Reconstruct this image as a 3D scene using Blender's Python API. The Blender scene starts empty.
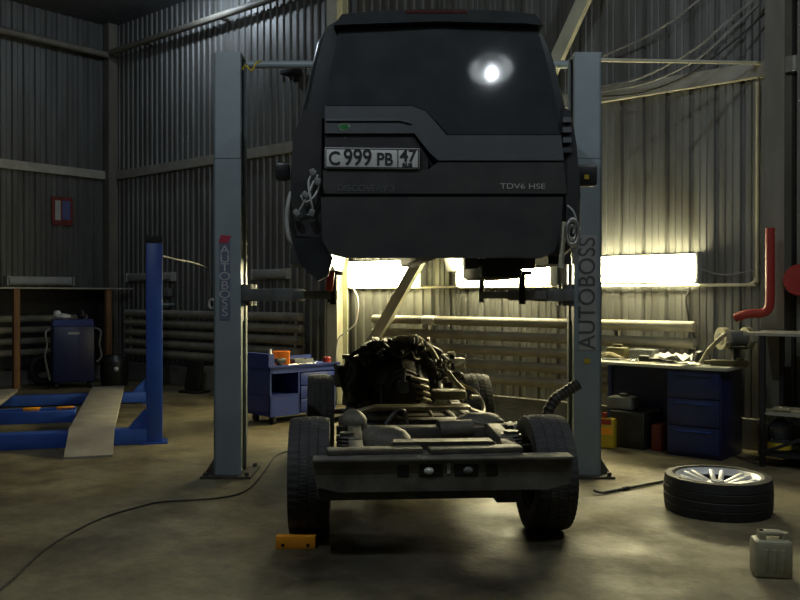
import bpy, bmesh, math, random
from mathutils import Vector, Matrix
random.seed(7)
C = bpy.context.scene.collection
SC = bpy.context.scene
F, CX, HY, EYE = 860.0, 400.0, 295.0, 1.52
PI = math.pi

# ------------------------------------------------------------------ materials
MATS = {}
def mat(name, col, rough=0.6, metal=0.0, var=0.25, scale=6.0, bump=0.0, bscale=40.0, col2=None, stretch=None, coat=0.0, spec=0.5):
    if name in MATS: return MATS[name]
    m = bpy.data.materials.new(name); m.use_nodes = True
    nt = m.node_tree; b = nt.nodes['Principled BSDF']
    b.inputs['Roughness'].default_value = rough
    b.inputs['Metallic'].default_value = metal
    b.inputs['Coat Weight'].default_value = coat
    b.inputs['Specular IOR Level'].default_value = spec
    tc = nt.nodes.new('ShaderNodeTexCoord'); mp = nt.nodes.new('ShaderNodeMapping')
    nt.links.new(tc.outputs['Object'], mp.inputs['Vector'])
    if stretch: mp.inputs['Scale'].default_value = stretch
    n = nt.nodes.new('ShaderNodeTexNoise'); n.inputs['Scale'].default_value = scale; n.inputs['Detail'].default_value = 6
    nt.links.new(mp.outputs[0], n.inputs['Vector'])
    r = nt.nodes.new('ShaderNodeValToRGB')
    c2 = col2 if col2 else tuple(c*(1-var) for c in col)
    c1 = col if col2 else tuple(min(1, c*(1+var)) for c in col)
    r.color_ramp.elements[0].position = 0.32; r.color_ramp.elements[1].position = 0.68
    r.color_ramp.elements[0].color = (*c2, 1); r.color_ramp.elements[1].color = (*c1, 1)
    nt.links.new(n.outputs['Fac'], r.inputs['Fac']); nt.links.new(r.outputs['Color'], b.inputs['Base Color'])
    if bump:
        n2 = nt.nodes.new('ShaderNodeTexNoise'); n2.inputs['Scale'].default_value = bscale; n2.inputs['Detail'].default_value = 4
        nt.links.new(mp.outputs[0], n2.inputs['Vector'])
        bp = nt.nodes.new('ShaderNodeBump'); bp.inputs['Strength'].default_value = bump; bp.inputs['Distance'].default_value = 0.02
        nt.links.new(n2.outputs['Fac'], bp.inputs['Height']); nt.links.new(bp.outputs[0], b.inputs['Normal'])
    MATS[name] = m; return m
def emis(name, col, strength):
    m = bpy.data.materials.new(name); m.use_nodes = True
    b = m.node_tree.nodes['Principled BSDF']
    b.inputs['Base Color'].default_value = (0.8, 0.8, 0.8, 1)
    b.inputs['Emission Color'].default_value = (*col, 1); b.inputs['Emission Strength'].default_value = strength
    return m

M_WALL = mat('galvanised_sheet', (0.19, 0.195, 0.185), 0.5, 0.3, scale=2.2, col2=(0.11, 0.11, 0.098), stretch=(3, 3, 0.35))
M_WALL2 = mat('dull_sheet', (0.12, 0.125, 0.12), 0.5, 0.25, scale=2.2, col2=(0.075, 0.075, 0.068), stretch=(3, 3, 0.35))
M_CEIL = mat('dark_roof_sheet', (0.10, 0.105, 0.11), 0.7, 0.2)
M_CONC = mat('foundation_concrete', (0.17, 0.17, 0.15), 0.9, 0, var=0.2, scale=5, bump=0.3)
M_GIRT = mat('painted_girt', (0.33, 0.32, 0.27), 0.6, 0.1, var=0.15)
M_PALE = mat('pale_painted_steel', (0.50, 0.49, 0.36), 0.5, 0.0, var=0.12)
M_BROWNPOST = mat('brown_painted_column', (0.15, 0.14, 0.11), 0.6, 0.0, var=0.2, stretch=(1, 1, 0.2))
M_PIPE = mat('dusty_heating_pipe', (0.26, 0.245, 0.19), 0.6, 0.0, var=0.2)
M_PIPEDK = mat('dull_heating_pipe', (0.27, 0.255, 0.205), 0.65, 0.0, var=0.2)
M_LIFT = mat('grey_lift_paint', (0.235, 0.285, 0.30), 0.4, 0.0, var=0.07, scale=3)
M_ARM = mat('greasy_lift_arm', (0.16, 0.17, 0.165), 0.5, 0.2, var=0.3)
M_BLUE = mat('blue_paint', (0.022, 0.075, 0.36), 0.4, 0.0, var=0.12)
M_BLUEDK = mat('dark_blue_paint', (0.020, 0.042, 0.21), 0.4, 0.0, var=0.12)
M_BLUEMID = mat('deep_blue_paint', (0.015, 0.027, 0.115), 0.4, 0.0, var=0.12)
M_NAVY = mat('navy_paint', (0.012, 0.017, 0.075), 0.4, 0.0, var=0.12)
M_DECK = mat('worn_deck_steel', (0.42, 0.39, 0.32), 0.6, 0.1, scale=4, col2=(0.28, 0.25, 0.19))
M_CAR = mat('dusty_black_car_paint', (0.017, 0.020, 0.022), 0.3, 0.0, var=0.2, coat=0.3)
M_CARGREY = mat('dark_grey_tailgate_paint', (0.040, 0.046, 0.05), 0.5, 0.0, var=0.12)
M_CARLOW = mat('dusty_lower_panel', (0.040, 0.041, 0.039), 0.5, 0.0, scale=5, col2=(0.022, 0.023, 0.024))
M_GLASS = mat('privacy_glass', (0.026, 0.030, 0.032), 0.055, 0.0, var=0.15, coat=0.0, spec=0.6)
M_BLACK = mat('matt_black', (0.009, 0.009, 0.009), 0.7, 0.0, var=0.3)
M_BLACKPL = mat('black_plastic', (0.015, 0.015, 0.015), 0.4, 0.0, var=0.2)
M_RUBBER = mat('tyre_rubber', (0.028, 0.028, 0.026), 0.75, 0.0, var=0.25, scale=12)
M_RUBBERD = mat('black_tyre_rubber', (0.012, 0.012, 0.012), 0.65, 0.0, var=0.25, scale=12)
M_OILY = mat('oily_dark_metal', (0.062, 0.056, 0.042), 0.55, 0.15, scale=9, col2=(0.022, 0.020, 0.016), bump=0.3)
M_HOSE = mat('rubber_hose', (0.035, 0.034, 0.032), 0.5, 0.0, var=0.25)
M_RUST = mat('dirty_frame_steel', (0.10, 0.092, 0.066), 0.6, 0.1, scale=8, col2=(0.045, 0.041, 0.03), bump=0.25)
M_DUSTY = mat('dusty_beam', (0.125, 0.121, 0.098), 0.6, 0.1, scale=6, col2=(0.05, 0.048, 0.038))
M_ALU = mat('cast_aluminium', (0.46, 0.41, 0.25), 0.5, 0.15, scale=10, col2=(0.24, 0.21, 0.13))
M_ALLOY = mat('alloy_wheel', (0.75, 0.75, 0.73), 0.4, 0.35, var=0.1)
M_CHROME = mat('bright_metal', (0.7, 0.7, 0.68), 0.25, 0.9, var=0.1)
M_WHITE = mat('white_plastic', (0.7, 0.7, 0.66), 0.5, 0.0, var=0.08)
M_PLATE = mat('number_plate_white', (0.52, 0.53, 0.51), 0.45, 0.0, var=0.05)
M_INK = mat('black_ink', (0.02, 0.02, 0.02), 0.5, 0.0)
M_LETTER = mat('pale_lettering', (0.46, 0.49, 0.48), 0.5, 0.0, var=0.1)
M_LETTERDK = mat('dark_lettering', (0.09, 0.10, 0.105), 0.5, 0.0, var=0.1)
M_STRIP = mat('blue_grey_sticker', (0.13, 0.15, 0.21), 0.5, 0.0, var=0.1)
M_REDL = mat('crimson_logo', (0.45, 0.03, 0.07), 0.5)
M_REDLAMP = mat('dark_red_lens', (0.05, 0.008, 0.008), 0.3)
M_RED = mat('red_paint', (0.28, 0.022, 0.016), 0.45, var=0.12)
M_REDDK = mat('dull_red', (0.14, 0.018, 0.014), 0.5, var=0.2)
M_ORANGE = mat('orange_plastic', (0.85, 0.33, 0.015), 0.5, var=0.08)
M_ORANGEBOX = mat('orange_carton', (0.9, 0.22, 0.01), 0.5, var=0.08)
M_YELLOW = mat('yellow_plastic', (0.5, 0.36, 0.02), 0.5, var=0.1)
M_REFL = mat('red_orange_lens', (0.8, 0.08, 0.02), 0.3)
M_WOOD = mat('brown_timber', (0.25, 0.125, 0.048), 0.75, scale=5, col2=(0.15, 0.075, 0.03), stretch=(4, 4, 0.5))
M_TOP = mat('pale_worktop', (0.45, 0.44, 0.36), 0.5, var=0.12)
M_GREYBOX = mat('grey_enamel', (0.34, 0.35, 0.33), 0.5, var=0.1)
M_TEAL = mat('pale_teal_cloth', (0.20, 0.26, 0.25), 0.85, var=0.15)
M_CABLE = mat('black_cable', (0.014, 0.013, 0.012), 0.6)
M_CABLEFL = mat('dusty_cable', (0.035, 0.031, 0.024), 0.7)
M_CABLEG = mat('grey_cable', (0.22, 0.22, 0.21), 0.6)
M_CAN = mat('cloudy_plastic', (0.36, 0.34, 0.23), 0.5, var=0.15, scale=9)
M_PAPER = mat('white_paper', (0.75, 0.75, 0.70), 0.8, var=0.06)
M_GREEN = mat('green_enamel', (0.03, 0.16, 0.05), 0.4)
M_OLIVE = mat('olive_tool', (0.10, 0.09, 0.035), 0.6)
M_POSTERBLUE = mat('poster_blue', (0.07, 0.09, 0.22), 0.6)
E_TUBE = emis('lit_tube_panel', (1.0, 0.89, 0.52), 62.0)
E_BULB = emis('lit_lamp_bulb', (0.8, 0.9, 1.0), 12.0)

# floor: worn concrete with stains, oil and a painted car shadow
def floor_mat():
    m = bpy.data.materials.new('stained_concrete_floor'); m.use_nodes = True
    nt = m.node_tree; b = nt.nodes['Principled BSDF']; L = nt.links.new
    tc = nt.nodes.new('ShaderNodeTexCoord')
    def noise(scale, detail=7, rough=.6):
        n = nt.nodes.new('ShaderNodeTexNoise'); n.inputs['Scale'].default_value = scale
        n.inputs['Detail'].default_value = detail; n.inputs['Roughness'].default_value = rough
        L(tc.outputs['Object'], n.inputs['Vector']); return n
    def ramp(src, p0, c0, p1, c1):
        r = nt.nodes.new('ShaderNodeValToRGB'); e = r.color_ramp.elements
        e[0].position = p0; e[1].position = p1; e[0].color = (*c0, 1); e[1].color = (*c1, 1)
        L(src, r.inputs['Fac']); return r
    base = ramp(noise(1.3).outputs['Fac'], .3, (.165, .138, .070), .7, (.29, .25, .135))
    stain = ramp(noise(.75, 8, .65).outputs['Fac'], .36, (.36, .33, .28), .52, (1, 1, 1))
    fine = ramp(noise(5, 10, .75).outputs['Fac'], .34, (.58, .56, .52), .60, (1, 1, 1))
    def mul(a, c):
        x = nt.nodes.new('ShaderNodeMix'); x.data_type = 'RGBA'; x.blend_type = 'MULTIPLY'; x.inputs['Factor'].default_value = 1
        L(a, x.inputs['A']); L(c, x.inputs['B']); return x.outputs['Result']
    col = mul(mul(base.outputs[0], stain.outputs[0]), fine.outputs[0])
    # oil patch behind the frame, enlarged and darkened to hold the car's shadow too
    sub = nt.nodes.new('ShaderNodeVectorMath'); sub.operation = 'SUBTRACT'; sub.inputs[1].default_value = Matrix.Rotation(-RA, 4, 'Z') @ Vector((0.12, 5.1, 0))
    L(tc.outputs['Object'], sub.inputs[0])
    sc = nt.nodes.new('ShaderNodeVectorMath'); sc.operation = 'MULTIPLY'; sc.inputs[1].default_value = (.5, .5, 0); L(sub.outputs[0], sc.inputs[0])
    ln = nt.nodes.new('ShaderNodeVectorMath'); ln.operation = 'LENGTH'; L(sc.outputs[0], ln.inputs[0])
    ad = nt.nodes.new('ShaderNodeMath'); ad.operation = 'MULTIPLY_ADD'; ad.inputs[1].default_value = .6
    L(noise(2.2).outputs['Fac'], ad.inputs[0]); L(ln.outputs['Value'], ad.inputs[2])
    oil = ramp(ad.outputs[0], 0.60, (.13, .125, .11), .95, (1, 1, 1))  # oil and painted shadow in one mask
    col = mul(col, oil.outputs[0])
    L(col, b.inputs['Base Color'])
    rr = ramp(noise(1.6).outputs['Fac'], .35, (.5, .5, .5), .65, (.8, .8, .8)); L(rr.outputs[0], b.inputs['Roughness'])
    bp = nt.nodes.new('ShaderNodeBump'); bp.inputs['Strength'].default_value = .25; bp.inputs['Distance'].default_value = .02
    L(noise(14).outputs['Fac'], bp.inputs['Height']); L(bp.outputs[0], b.inputs['Normal'])
    return m

# ------------------------------------------------------------------ geometry helpers
class MB:
    def __init__(s): s.bm = bmesh.new()
    def box(s, c, d, rot=None, bev=0.0):
        r = bmesh.ops.create_cube(s.bm, size=1.0)
        vs = r['verts']
        M = Matrix.Translation(Vector(c)) @ (rot.to_4x4() if rot else Matrix()) @ Matrix.Diagonal((*d, 1))
        bmesh.ops.transform(s.bm, matrix=M, verts=vs)
        if bev:
            es = list({e for v in vs for e in v.link_edges})
            bmesh.ops.bevel(s.bm, geom=es, offset=bev, segments=2, affect='EDGES', profile=.5)
        return s
    def bx(s, x0, x1, y0, y1, z0, z1, bev=0.0):
        return s.box(((x0+x1)/2, (y0+y1)/2, (z0+z1)/2), (abs(x1-x0), abs(y1-y0), abs(z1-z0)), bev=bev)
    def bar(s, p0, p1, w, h, up=(0, 0, 1), bev=0.0):
        p0, p1 = Vector(p0), Vector(p1); d = p1-p0; L = d.length; x = d.normalized()
        u = Vector(up); y = u.cross(x)
        if y.length < 1e-4: y = Vector((0, 1, 0)).cross(x)
        y.normalize(); z = x.cross(y)
        R = Matrix((x, y, z)).transposed()
        return s.box((p0+p1)/2, (L, w, h), R, bev)
    def tube(s, p0, p1, r, r2=None, seg=14):
        p0, p1 = Vector(p0), Vector(p1); d = p1-p0
        R = d.to_track_quat('Z', 'Y').to_matrix().to_4x4()
        bmesh.ops.create_cone(s.bm, cap_ends=True, segments=seg, radius1=r, radius2=r if r2 is None else r2, depth=d.length,
                              matrix=Matrix.Translation((p0+p1)/2) @ R)
        return s
    def path(s, pts, r, seg=8, smooth=True, sub=6):
        P = [Vector(p) for p in pts]
        if smooth and len(P) > 2:
            Q = []
            for i in range(len(P)-1):
                a = P[max(i-1, 0)]; b = P[i]; c = P[i+1]; d = P[min(i+2, len(P)-1)]
                for k in range(sub):
                    t = k/sub
                    Q.append(.5*((2*b)+(c-a)*t+(2*a-5*b+4*c-d)*t*t+(3*b-a-3*c+d)*t**3))
            Q.append(P[-1]); P = Q
        rings = []; prev = None
        for i, p in enumerate(P):
            t = (P[min(i+1, len(P)-1)]-P[max(i-1, 0)]).normalized()
            if prev is None:
                n = t.orthogonal().normalized()
            else:
                n = (prev-t*prev.dot(t)); n = n.normalized() if n.length > 1e-6 else t.orthogonal().normalized()
            prev = n; b = t.cross(n)
            rr = r(i/(len(P)-1)) if callable(r) else r
            rings.append([s.bm.verts.new(p+(n*math.cos(a)+b*math.sin(a))*rr) for a in [2*PI*k/seg for k in range(seg)]])
        for A, B in zip(rings, rings[1:]):
            for k in range(seg): s.bm.faces.new((A[k], A[(k+1) % seg], B[(k+1) % seg], B[k]))
        s.bm.faces.new(rings[0][::-1]); s.bm.faces.new(rings[-1])
        return s
    def prism(s, poly, y0, y1, f=None):
        """poly in (x,z) extruded along y"""
        f = f or (lambda x, y, z: (x, y, z))
        a = [s.bm.verts.new(f(x, y0, z)) for x, z in poly]; b = [s.bm.verts.new(f(x, y1, z)) for x, z in poly]
        n = len(poly)
        s.bm.faces.new(a); s.bm.faces.new(b[::-1])
        for i in range(n): s.bm.faces.new((a[i], b[i], b[(i+1) % n], a[(i+1) % n]))
        return s
    def lathe(s, prof, M=Matrix(), seg=32, rf=None, close=False):
        """prof: (r,z) about local z"""
        rings = []
        for i, (r, z) in enumerate(prof):
            ring = []
            for k in range(seg):
                a = 2*PI*k/seg; rr = r if rf is None else rf(i, k, r)
                ring.append(s.bm.verts.new(M @ Vector((rr*math.cos(a), rr*math.sin(a), z))))
            rings.append(ring)
        pairs = list(zip(rings, rings[1:]))
        if close: pairs.append((rings[-1], rings[0]))
        for A, B in pairs:
            for k in range(seg): s.bm.faces.new((A[k], A[(k+1) % seg], B[(k+1) % seg], B[k]))
        if not close:
            s.bm.faces.new(rings[0][::-1]); s.bm.faces.new(rings[-1])
        return s
    def ball(s, c, r, sc=(1, 1, 1), seg=14, jit=0.0):
        q = bmesh.ops.create_uvsphere(s.bm, u_segments=seg, v_segments=max(6, seg//2), radius=r, matrix=Matrix.Translation(Vector(c)) @ Matrix.Diagonal((*sc, 1)))
        if jit:
            for v in q['verts']: v.co += Vector((random.uniform(-1, 1), random.uniform(-1, 1), random.uniform(-1, 1)))*jit
        return s
    def torus(s, c, R, r, axis='Z', seg=28, ss=8, arc=1.0):
        pts = []
        n = int(seg*arc)
        for k in range(n+1):
            a = 2*PI*k/seg
            p = {'Z': (math.cos(a), math.sin(a), 0), 'Y': (math.cos(a), 0, math.sin(a)), 'X': (0, math.cos(a), math.sin(a))}[axis]
            pts.append(Vector(c)+Vector(p)*R)
        return s.path(pts, r, ss, smooth=False)
    def mesh(s, name, m, ang=35):
        bmesh.ops.recalc_face_normals(s.bm, faces=s.bm.faces)
        for f in s.bm.faces: f.smooth = True
        lim = math.radians(ang)
        for e in s.bm.edges:
            e.smooth = len(e.link_faces) == 2 and e.calc_face_angle(9) < lim
        me = bpy.data.meshes.new(name); s.bm.to_mesh(me); s.bm.free()
        me.materials.append(m); return me
    def build(s, name, m, parent=None, ang=35):
        return link(name, s.mesh(name, m, ang), parent)
def link(name, me, parent=None):
    o = bpy.data.objects.new(name, me); C.objects.link(o)
    if parent: o.parent = parent
    return o
def thing(name, label, cat, loc=(0, 0, 0), rz=0.0, group=None):
    o = bpy.data.objects.new(name, None); C.objects.link(o)
    o.empty_display_size = .2
    o.location = loc; o.rotation_euler = (0, 0, rz); o['label'] = label; o['category'] = cat
    if group: o['group'] = group
    return o
def tag(o, label, cat, group=None):
    o['label'] = label; o['category'] = cat
    if group: o['group'] = group
    return o
def solo(name, mb, m, label, cat, loc=(0, 0, 0), rz=0.0, group=None, ang=35):
    o = mb.build(name, m, None, ang); o.location = loc; o.rotation_euler = (0, 0, rz)
    return tag(o, label, cat, group)
def struct(name, mb, m, ang=35):
    o = mb.build(name, m, None, ang); o['kind'] = 'structure'; return o
def text(name, s, size, m, parent, M, sx=1.0, ext=.002, space=1.0, bold=0.0):
    cu = bpy.data.curves.new(name, 'FONT'); cu.body = s; cu.size = size; cu.extrude = ext; cu.offset = bold
    cu.align_x = 'CENTER'; cu.align_y = 'CENTER'; cu.space_line = space
    t = bpy.data.objects.new(name, cu); C.objects.link(t)
    dg = bpy.context.evaluated_depsgraph_get()
    me = bpy.data.meshes.new_from_object(t.evaluated_get(dg))
    bpy.data.objects.remove(t); bpy.data.curves.remove(cu)
    me.transform(M @ Matrix.Diagonal((sx, 1, 1, 1))); me.materials.clear(); me.materials.append(m)
    return link(name, me, parent)
def at(px, py, Z): return Vector(((px-CX)/F*Z, Z, EYE-(py-HY)/F*Z))
def fl(px, py, z=0.0):
    Z = (EYE-z)*F/(py-HY); return Vector(((px-CX)/F*Z, Z, z))
RX90 = Matrix.Rotation(PI/2, 4, 'X')     # text upright, facing -Y

# ------------------------------------------------------------------ room frame
COR = Vector((-5.35, 16.04, 0)); U = Vector((0.7610, -0.6488, 0)); N = Vector((-0.6488, -0.7610, 0))
RA = math.atan2(U.y, U.x)                 # local x along rear wall, local y into the wall
LA = math.atan2(-N.y, -N.x)               # local x towards the corner, local y into the left wall
def rw(t, d=0, z=0): return COR+U*t+N*d+Vector((0, 0, z))
def lw(t, d=0, z=0): return COR+N*t+U*d+Vector((0, 0, z))
def rpx(px, py=None, d=0.0):
    """point on the rear wall (offset d into the room) seen at a pixel -> (t, z)"""
    k = (px-CX)/F; ax = COR.x+N.x*d; ay = COR.y+N.y*d
    t = (k*ay-ax)/(U.x-k*U.y); Z = ay+U.y*t
    return t, (None if py is None else EYE-(py-HY)/F*Z)
def lpx(px, py=None, d=0.0):
    k = (px-CX)/F; ax = COR.x+U.x*d; ay = COR.y+U.y*d
    t = (k*ay-ax)/(N.x-k*N.y); Z = ay+N.y*t
    return t, (None if py is None else EYE-(py-HY)/F*Z)

HT = 6.5; WU, WV = 18.0, 14.0
def corrugated(name, org, ax, inn, spans, m, h0, h1):
    """spans: (t0,t1,period,depth); sheet with real ribs, rib tops at d=0"""
    mb = MB(); pts = []
    for t0, t1, per, dep, ribs in spans:
        t = t0
        while t < t1-1e-6:
            e = min(per, t1-t)
            for f, d in ribs:
                if f*per <= e: pts.append((t+f*per, -dep*d))
            t += per
    pts.append((spans[-1][1], 0))
    bm = mb.bm; cols = []
    for t, d in pts:
        p = org+ax*t+inn*d; q = org+ax*t-inn*.10
        cols.append([bm.verts.new(p+Vector((0, 0, h0))), bm.verts.new(p+Vector((0, 0, h1))), bm.verts.new(q+Vector((0, 0, h1))), bm.verts.new(q+Vector((0, 0, h0)))])
    for A, B in zip(cols, cols[1:]):
        for k in range(4): bm.faces.new((A[k], A[(k+1) % 4], B[(k+1) % 4], B[k]))
    bm.faces.new(cols[0]); bm.faces.new(cols[-1][::-1])
    return struct(name, mb, m, 20)
R1 = [(0, 0), (.38, 0), (.5, 1), (.88, 1)]
R2 = [(0, 1), (.10, 1), (.16, 0), (.36, 0), (.40, .3), (.44, 0), (.64, 0), (.68, .3), (.72, 0), (.94, 0)]
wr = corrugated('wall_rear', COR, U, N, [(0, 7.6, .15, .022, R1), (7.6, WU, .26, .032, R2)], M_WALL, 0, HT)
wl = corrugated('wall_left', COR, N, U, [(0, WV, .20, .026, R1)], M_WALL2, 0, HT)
mb = MB(); 
def slabuv(mb, u0, u1, v0, v1, z0, z1):
    vs = [mb.bm.verts.new(rw(u, v, z)) for z in (z0, z1) for u, v in ((u0, v0), (u1, v0), (u1, v1), (u0, v1))]
    for f in ((3, 2, 1, 0), (4, 5, 6, 7), (0, 1, 5, 4), (1, 2, 6, 5), (2, 3, 7, 6), (3, 0, 4, 7)): mb.bm.faces.new([vs[i] for i in f])
    return mb
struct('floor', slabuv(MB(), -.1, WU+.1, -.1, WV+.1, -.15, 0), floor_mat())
struct('ceiling', slabuv(MB(), -.1, WU+.1, -.1, WV+.1, HT, HT+.12), M_CEIL)
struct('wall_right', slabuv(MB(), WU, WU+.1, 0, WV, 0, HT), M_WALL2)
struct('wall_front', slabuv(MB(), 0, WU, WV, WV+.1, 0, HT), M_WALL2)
# foundation kerbs, girts, corner post, upper rails
struct('trim_1', slabuv(MB(), 0, WU, 0, .10, 0, .30), M_CONC)
struct('trim_2', slabuv(MB(), 0, .10, .10, WV, 0, .30), M_CONC)
struct('trim_3', slabuv(MB(), 0, 13, .001, .07, 3.65, 3.80), M_GIRT)
struct('trim_4', slabuv(MB(), .001, .07, .07, WV, 3.65, 3.80), M_GIRT)
struct('trim_5', slabuv(MB(), .02, .20, .02, .20, .30, HT), M_BROWNPOST)
t0, zc = rpx(115, 60)
mb = MB(); mb.tube(rw(.25, .22, 5.93), rw(12.8, .22, 5.93), .055)
for t in (1.3, 3.4, 6.0, 9, 12): mb.bar(rw(t, 0, 5.93), rw(t, .22, 5.93), .05, .04)
o = struct('trim_6', mb, M_BROWNPOST)
mb = MB(); mb.tube(lw(.22, .22, 5.9), lw(10, .22, 5.9), .06)
for t in (1, 3, 6): mb.bar(lw(t, 0, 5.9), lw(t, .22, 5.9), .05, .04)
struct('trim_7', mb, M_BROWNPOST)
# heavy column at the right end of the rear wall
tp = rpx(774, d=.25)[0]
mb = MB()
a = tp-.09; b = tp+.09
slabuv(mb, a, b, .01, .03, .30, HT); slabuv(mb, a, b, .23, .25, .30, HT); slabuv(mb, tp-.01, tp+.01, .03, .23, .30, HT); slabuv(mb, a-.04, b+.04, .0, .3, 0, .30)
struct('trim_8', mb, M_BROWNPOST)
mb = MB(); slabuv(mb, tp+.16, tp+1.6, .0, .07, .3, HT); slabuv(mb, tp+.16, tp+.22, .07, .10, .3, HT)
struct('trim_9', mb, M_BROWNPOST)
# pale vertical column on the rear wall
tq = rpx(337, d=.2)[0]
mb = MB(); slabuv(mb, tq-.10, tq+.10, .08, .10, .0, HT); slabuv(mb, tq-.10, tq+.10, .28, .30, .0, HT); slabuv(mb, tq-.012, tq+.012, .10, .28, .0, HT); 
struct('trim_10', mb, M_PALE)
# two diagonal braces on the rear wall
d = .32
def brace(p0, p1, label, foot):
    ta, za = rpx(*p0, d); tb, zb = rpx(*p1, d)
    mb = MB(); mb.bar(rw(ta, d, za), rw(tb, d, zb), .07, .15, up=(0, 0, 1))
    dt, dz = (tb-ta), (zb-za)
    for f in (.04, .96): mb.bar(rw(ta+dt*f, .003, za+dz*f), rw(ta+dt*f, d, za+dz*f), .12, .12)
    solo('diagonal_brace', mb, M_PALE, label, 'brace', group='diagonal braces on the rear wall')
brace((362, 362), (476, 160), 'diagonal brace crossing in front of the wall light above the engine', True)
brace((486, 214), (602, -40), 'pale diagonal brace rising to the top edge beside the right lift post', False)

# ------------------------------------------------------------------ lights on the walls
def wall_light(pa, pb, py, lit, label, left=False, group=None, h=.27):
    P = lpx if left else rpx
    t0, z0 = P(pa, py); t1, z1 = P(pb, py)
    L = abs(t1-t0); z = (z0+z1)/2; tm = (t0+t1)/2
    loc = (lw if left else rw)(tm, .0, z)
    e = thing('fluorescent_light', label, 'wall light', loc, LA if left else RA, group)
    MB().bx(-L/2, L/2, -.06, 0, -h/2, h/2, bev=.008).build('housing', M_GREYBOX, e)
    if lit:
        MB().bx(-L/2+.01, L/2-.01, -.15, -.06, -h/2+.012, h/2-.012, bev=.03).build('diffuser', E_TUBE, e)  # lit panel oversized so its shape takes in the tubes' bloom
    else:
        MB().bx(-L/2+.03, L/2-.03, -.10, -.06, -h/2+.02, h/2-.02, bev=.015).build('diffuser', M_GREYBOX, e)
    for sx in (-1, 1): MB().bx(sx*L/2-.012, sx*L/2+.012, -.105 if not lit else -.13, 0, -h/2-.004, h/2+.004).build('end_cap', M_GREYBOX, e)
    return e
G = 'lit wall lights'
wall_light(354, 426, 274, True, 'glowing wall light nearest the pale column, left of the diagonal brace', group=G, h=.36)
wall_light(462, 556, 272, True, 'glowing wall light half hidden under the raised body between brace and right post', group=G, h=.34)
wall_light(597, 701, 269, True, 'glowing wall light fully visible right of the right lift post', group=G, h=.30)
G = 'unlit wall lights'
wall_light(5, 71, 281, False, 'unlit grey wall light on the left wall above the timber rack', True, G, .15)
wall_light(131, 176, 277, False, 'unlit grey wall light on the rear wall behind the blue lift post', group=G, h=.15)
wall_light(256, 291, 274, False, 'unlit grey wall light right of the left grey lift post', group=G, h=.15)

def ceiling_lamp(loc, watts, col, label, rad=.04):
    e = thing('pendant_lamp', label, 'ceiling lamp', loc)
    MB().lathe([(.04, .42), (.05, .40), (.10, .30), (.24, .10), (.25, .08), (.235, .085), (.09, .28), (.03, .39)], seg=28).build('shade', M_GREYBOX, e)
    MB().tube((0, 0, .40), (0, 0, HT-loc[2]-.001), .012).build('stem', M_BLACK, e)
    MB().ball((0, 0, .10), .05, (1, 1, 1.3)).build('bulb', E_BULB, e)
    l = bpy.data.lights.new('lamp_light', 'POINT'); l.energy = watts; l.color = col; l.shadow_soft_size = rad
    lo = bpy.data.objects.new('lamp_light', l); C.objects.link(lo); lo.parent = e; lo.location = (0, 0, .02)
    return e
ceiling_lamp((-3.15, 13.2, 6.14), 50, (.72, .84, 1.0), 'ceiling lamp nearest the far left corner, just above the picture')
ceiling_lamp((-1.6, 3.2, 5.75), 200, (.82, .91, 1.0), 'ceiling lamp hanging over the floor left of the vehicle, above the picture')
ceiling_lamp((1.52, 2.62, 5.75), 35, (.86, .93, 1.0), 'ceiling lamp hanging over the floor right of the vehicle, above the picture')

ceiling_lamp((3.6, 3.9, 5.75), 150, (.84, .92, 1.0), 'added fill lamp farthest right, above the picture over the loose wheel')  # unseen lamp added to brighten the right lift post
# ------------------------------------------------------------------ heating registers
def register(kind, t0, t1, z0, dz, n, r, m, label, skip=None):
    left = kind == 'left'
    e = thing('heating_register', label, 'radiator', (lw if left else rw)((t0+t1)/2, .22, 0), LA if left else RA, 'pipe registers along the walls')
    L = abs(t1-t0)
    for k in range(n):
        z = z0-dz*k
        mb = MB(); mb.tube((-L/2, 0, z), (L/2, 0, z), r, seg=18); mb.ball((-L/2, 0, z), r, (.5, 1, 1)); mb.ball((L/2, 0, z), r, (.5, 1, 1))
        mb.build('pipe', m, e)
    for sx in (-1, 1):
        x = sx*(L/2-.12)
        MB().tube((x, 0, z0-dz*(n-1)), (x, 0, z0), .022).build('link_pipe', m, e)
    for x in (-L*.3, L*.3):
        mb = MB(); mb.bx(x-.02, x+.02, .05, .09, z0-dz*(n-1)-.06, z0+.04)
        for k in range(n): mb.bx(x-.018, x+.018, .0, .215, z0-dz*k-r-.012, z0-dz*k-r)
        mb.build('bracket', M_BROWNPOST, e)
    return e, L
ta, za = rpx(374, 323, .22); tb, zb = rpx(694, 325, .22)
e, L = register('rear', ta, tb, 1.20, .17, 5, .055, M_PIPE, 'long five-pipe heating register on the rear wall behind the engine and right post')
tt = rpx(430, 323, .22)[0]-(ta+tb)/2
MB().tube((tt-.10, 0, 1.20), (tt+.10, 0, 1.20), .060, seg=18).build('tape_wrap', M_WHITE, e)['label'] = 'white tape wrapped around the top pipe'
register('rear', rpx(127, d=.22)[0], rpx(301, d=.22)[0], 1.20, .17, 5, .064, M_PIPEDK, 'dull five-pipe heating register on the rear wall behind the left posts')
register('left', lpx(-30, d=.22)[0], lpx(86, d=.22)[0], 1.12, .19, 4, .058, M_PIPEDK, 'dull four-pipe heating register on the left wall behind the timber rack')

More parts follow.
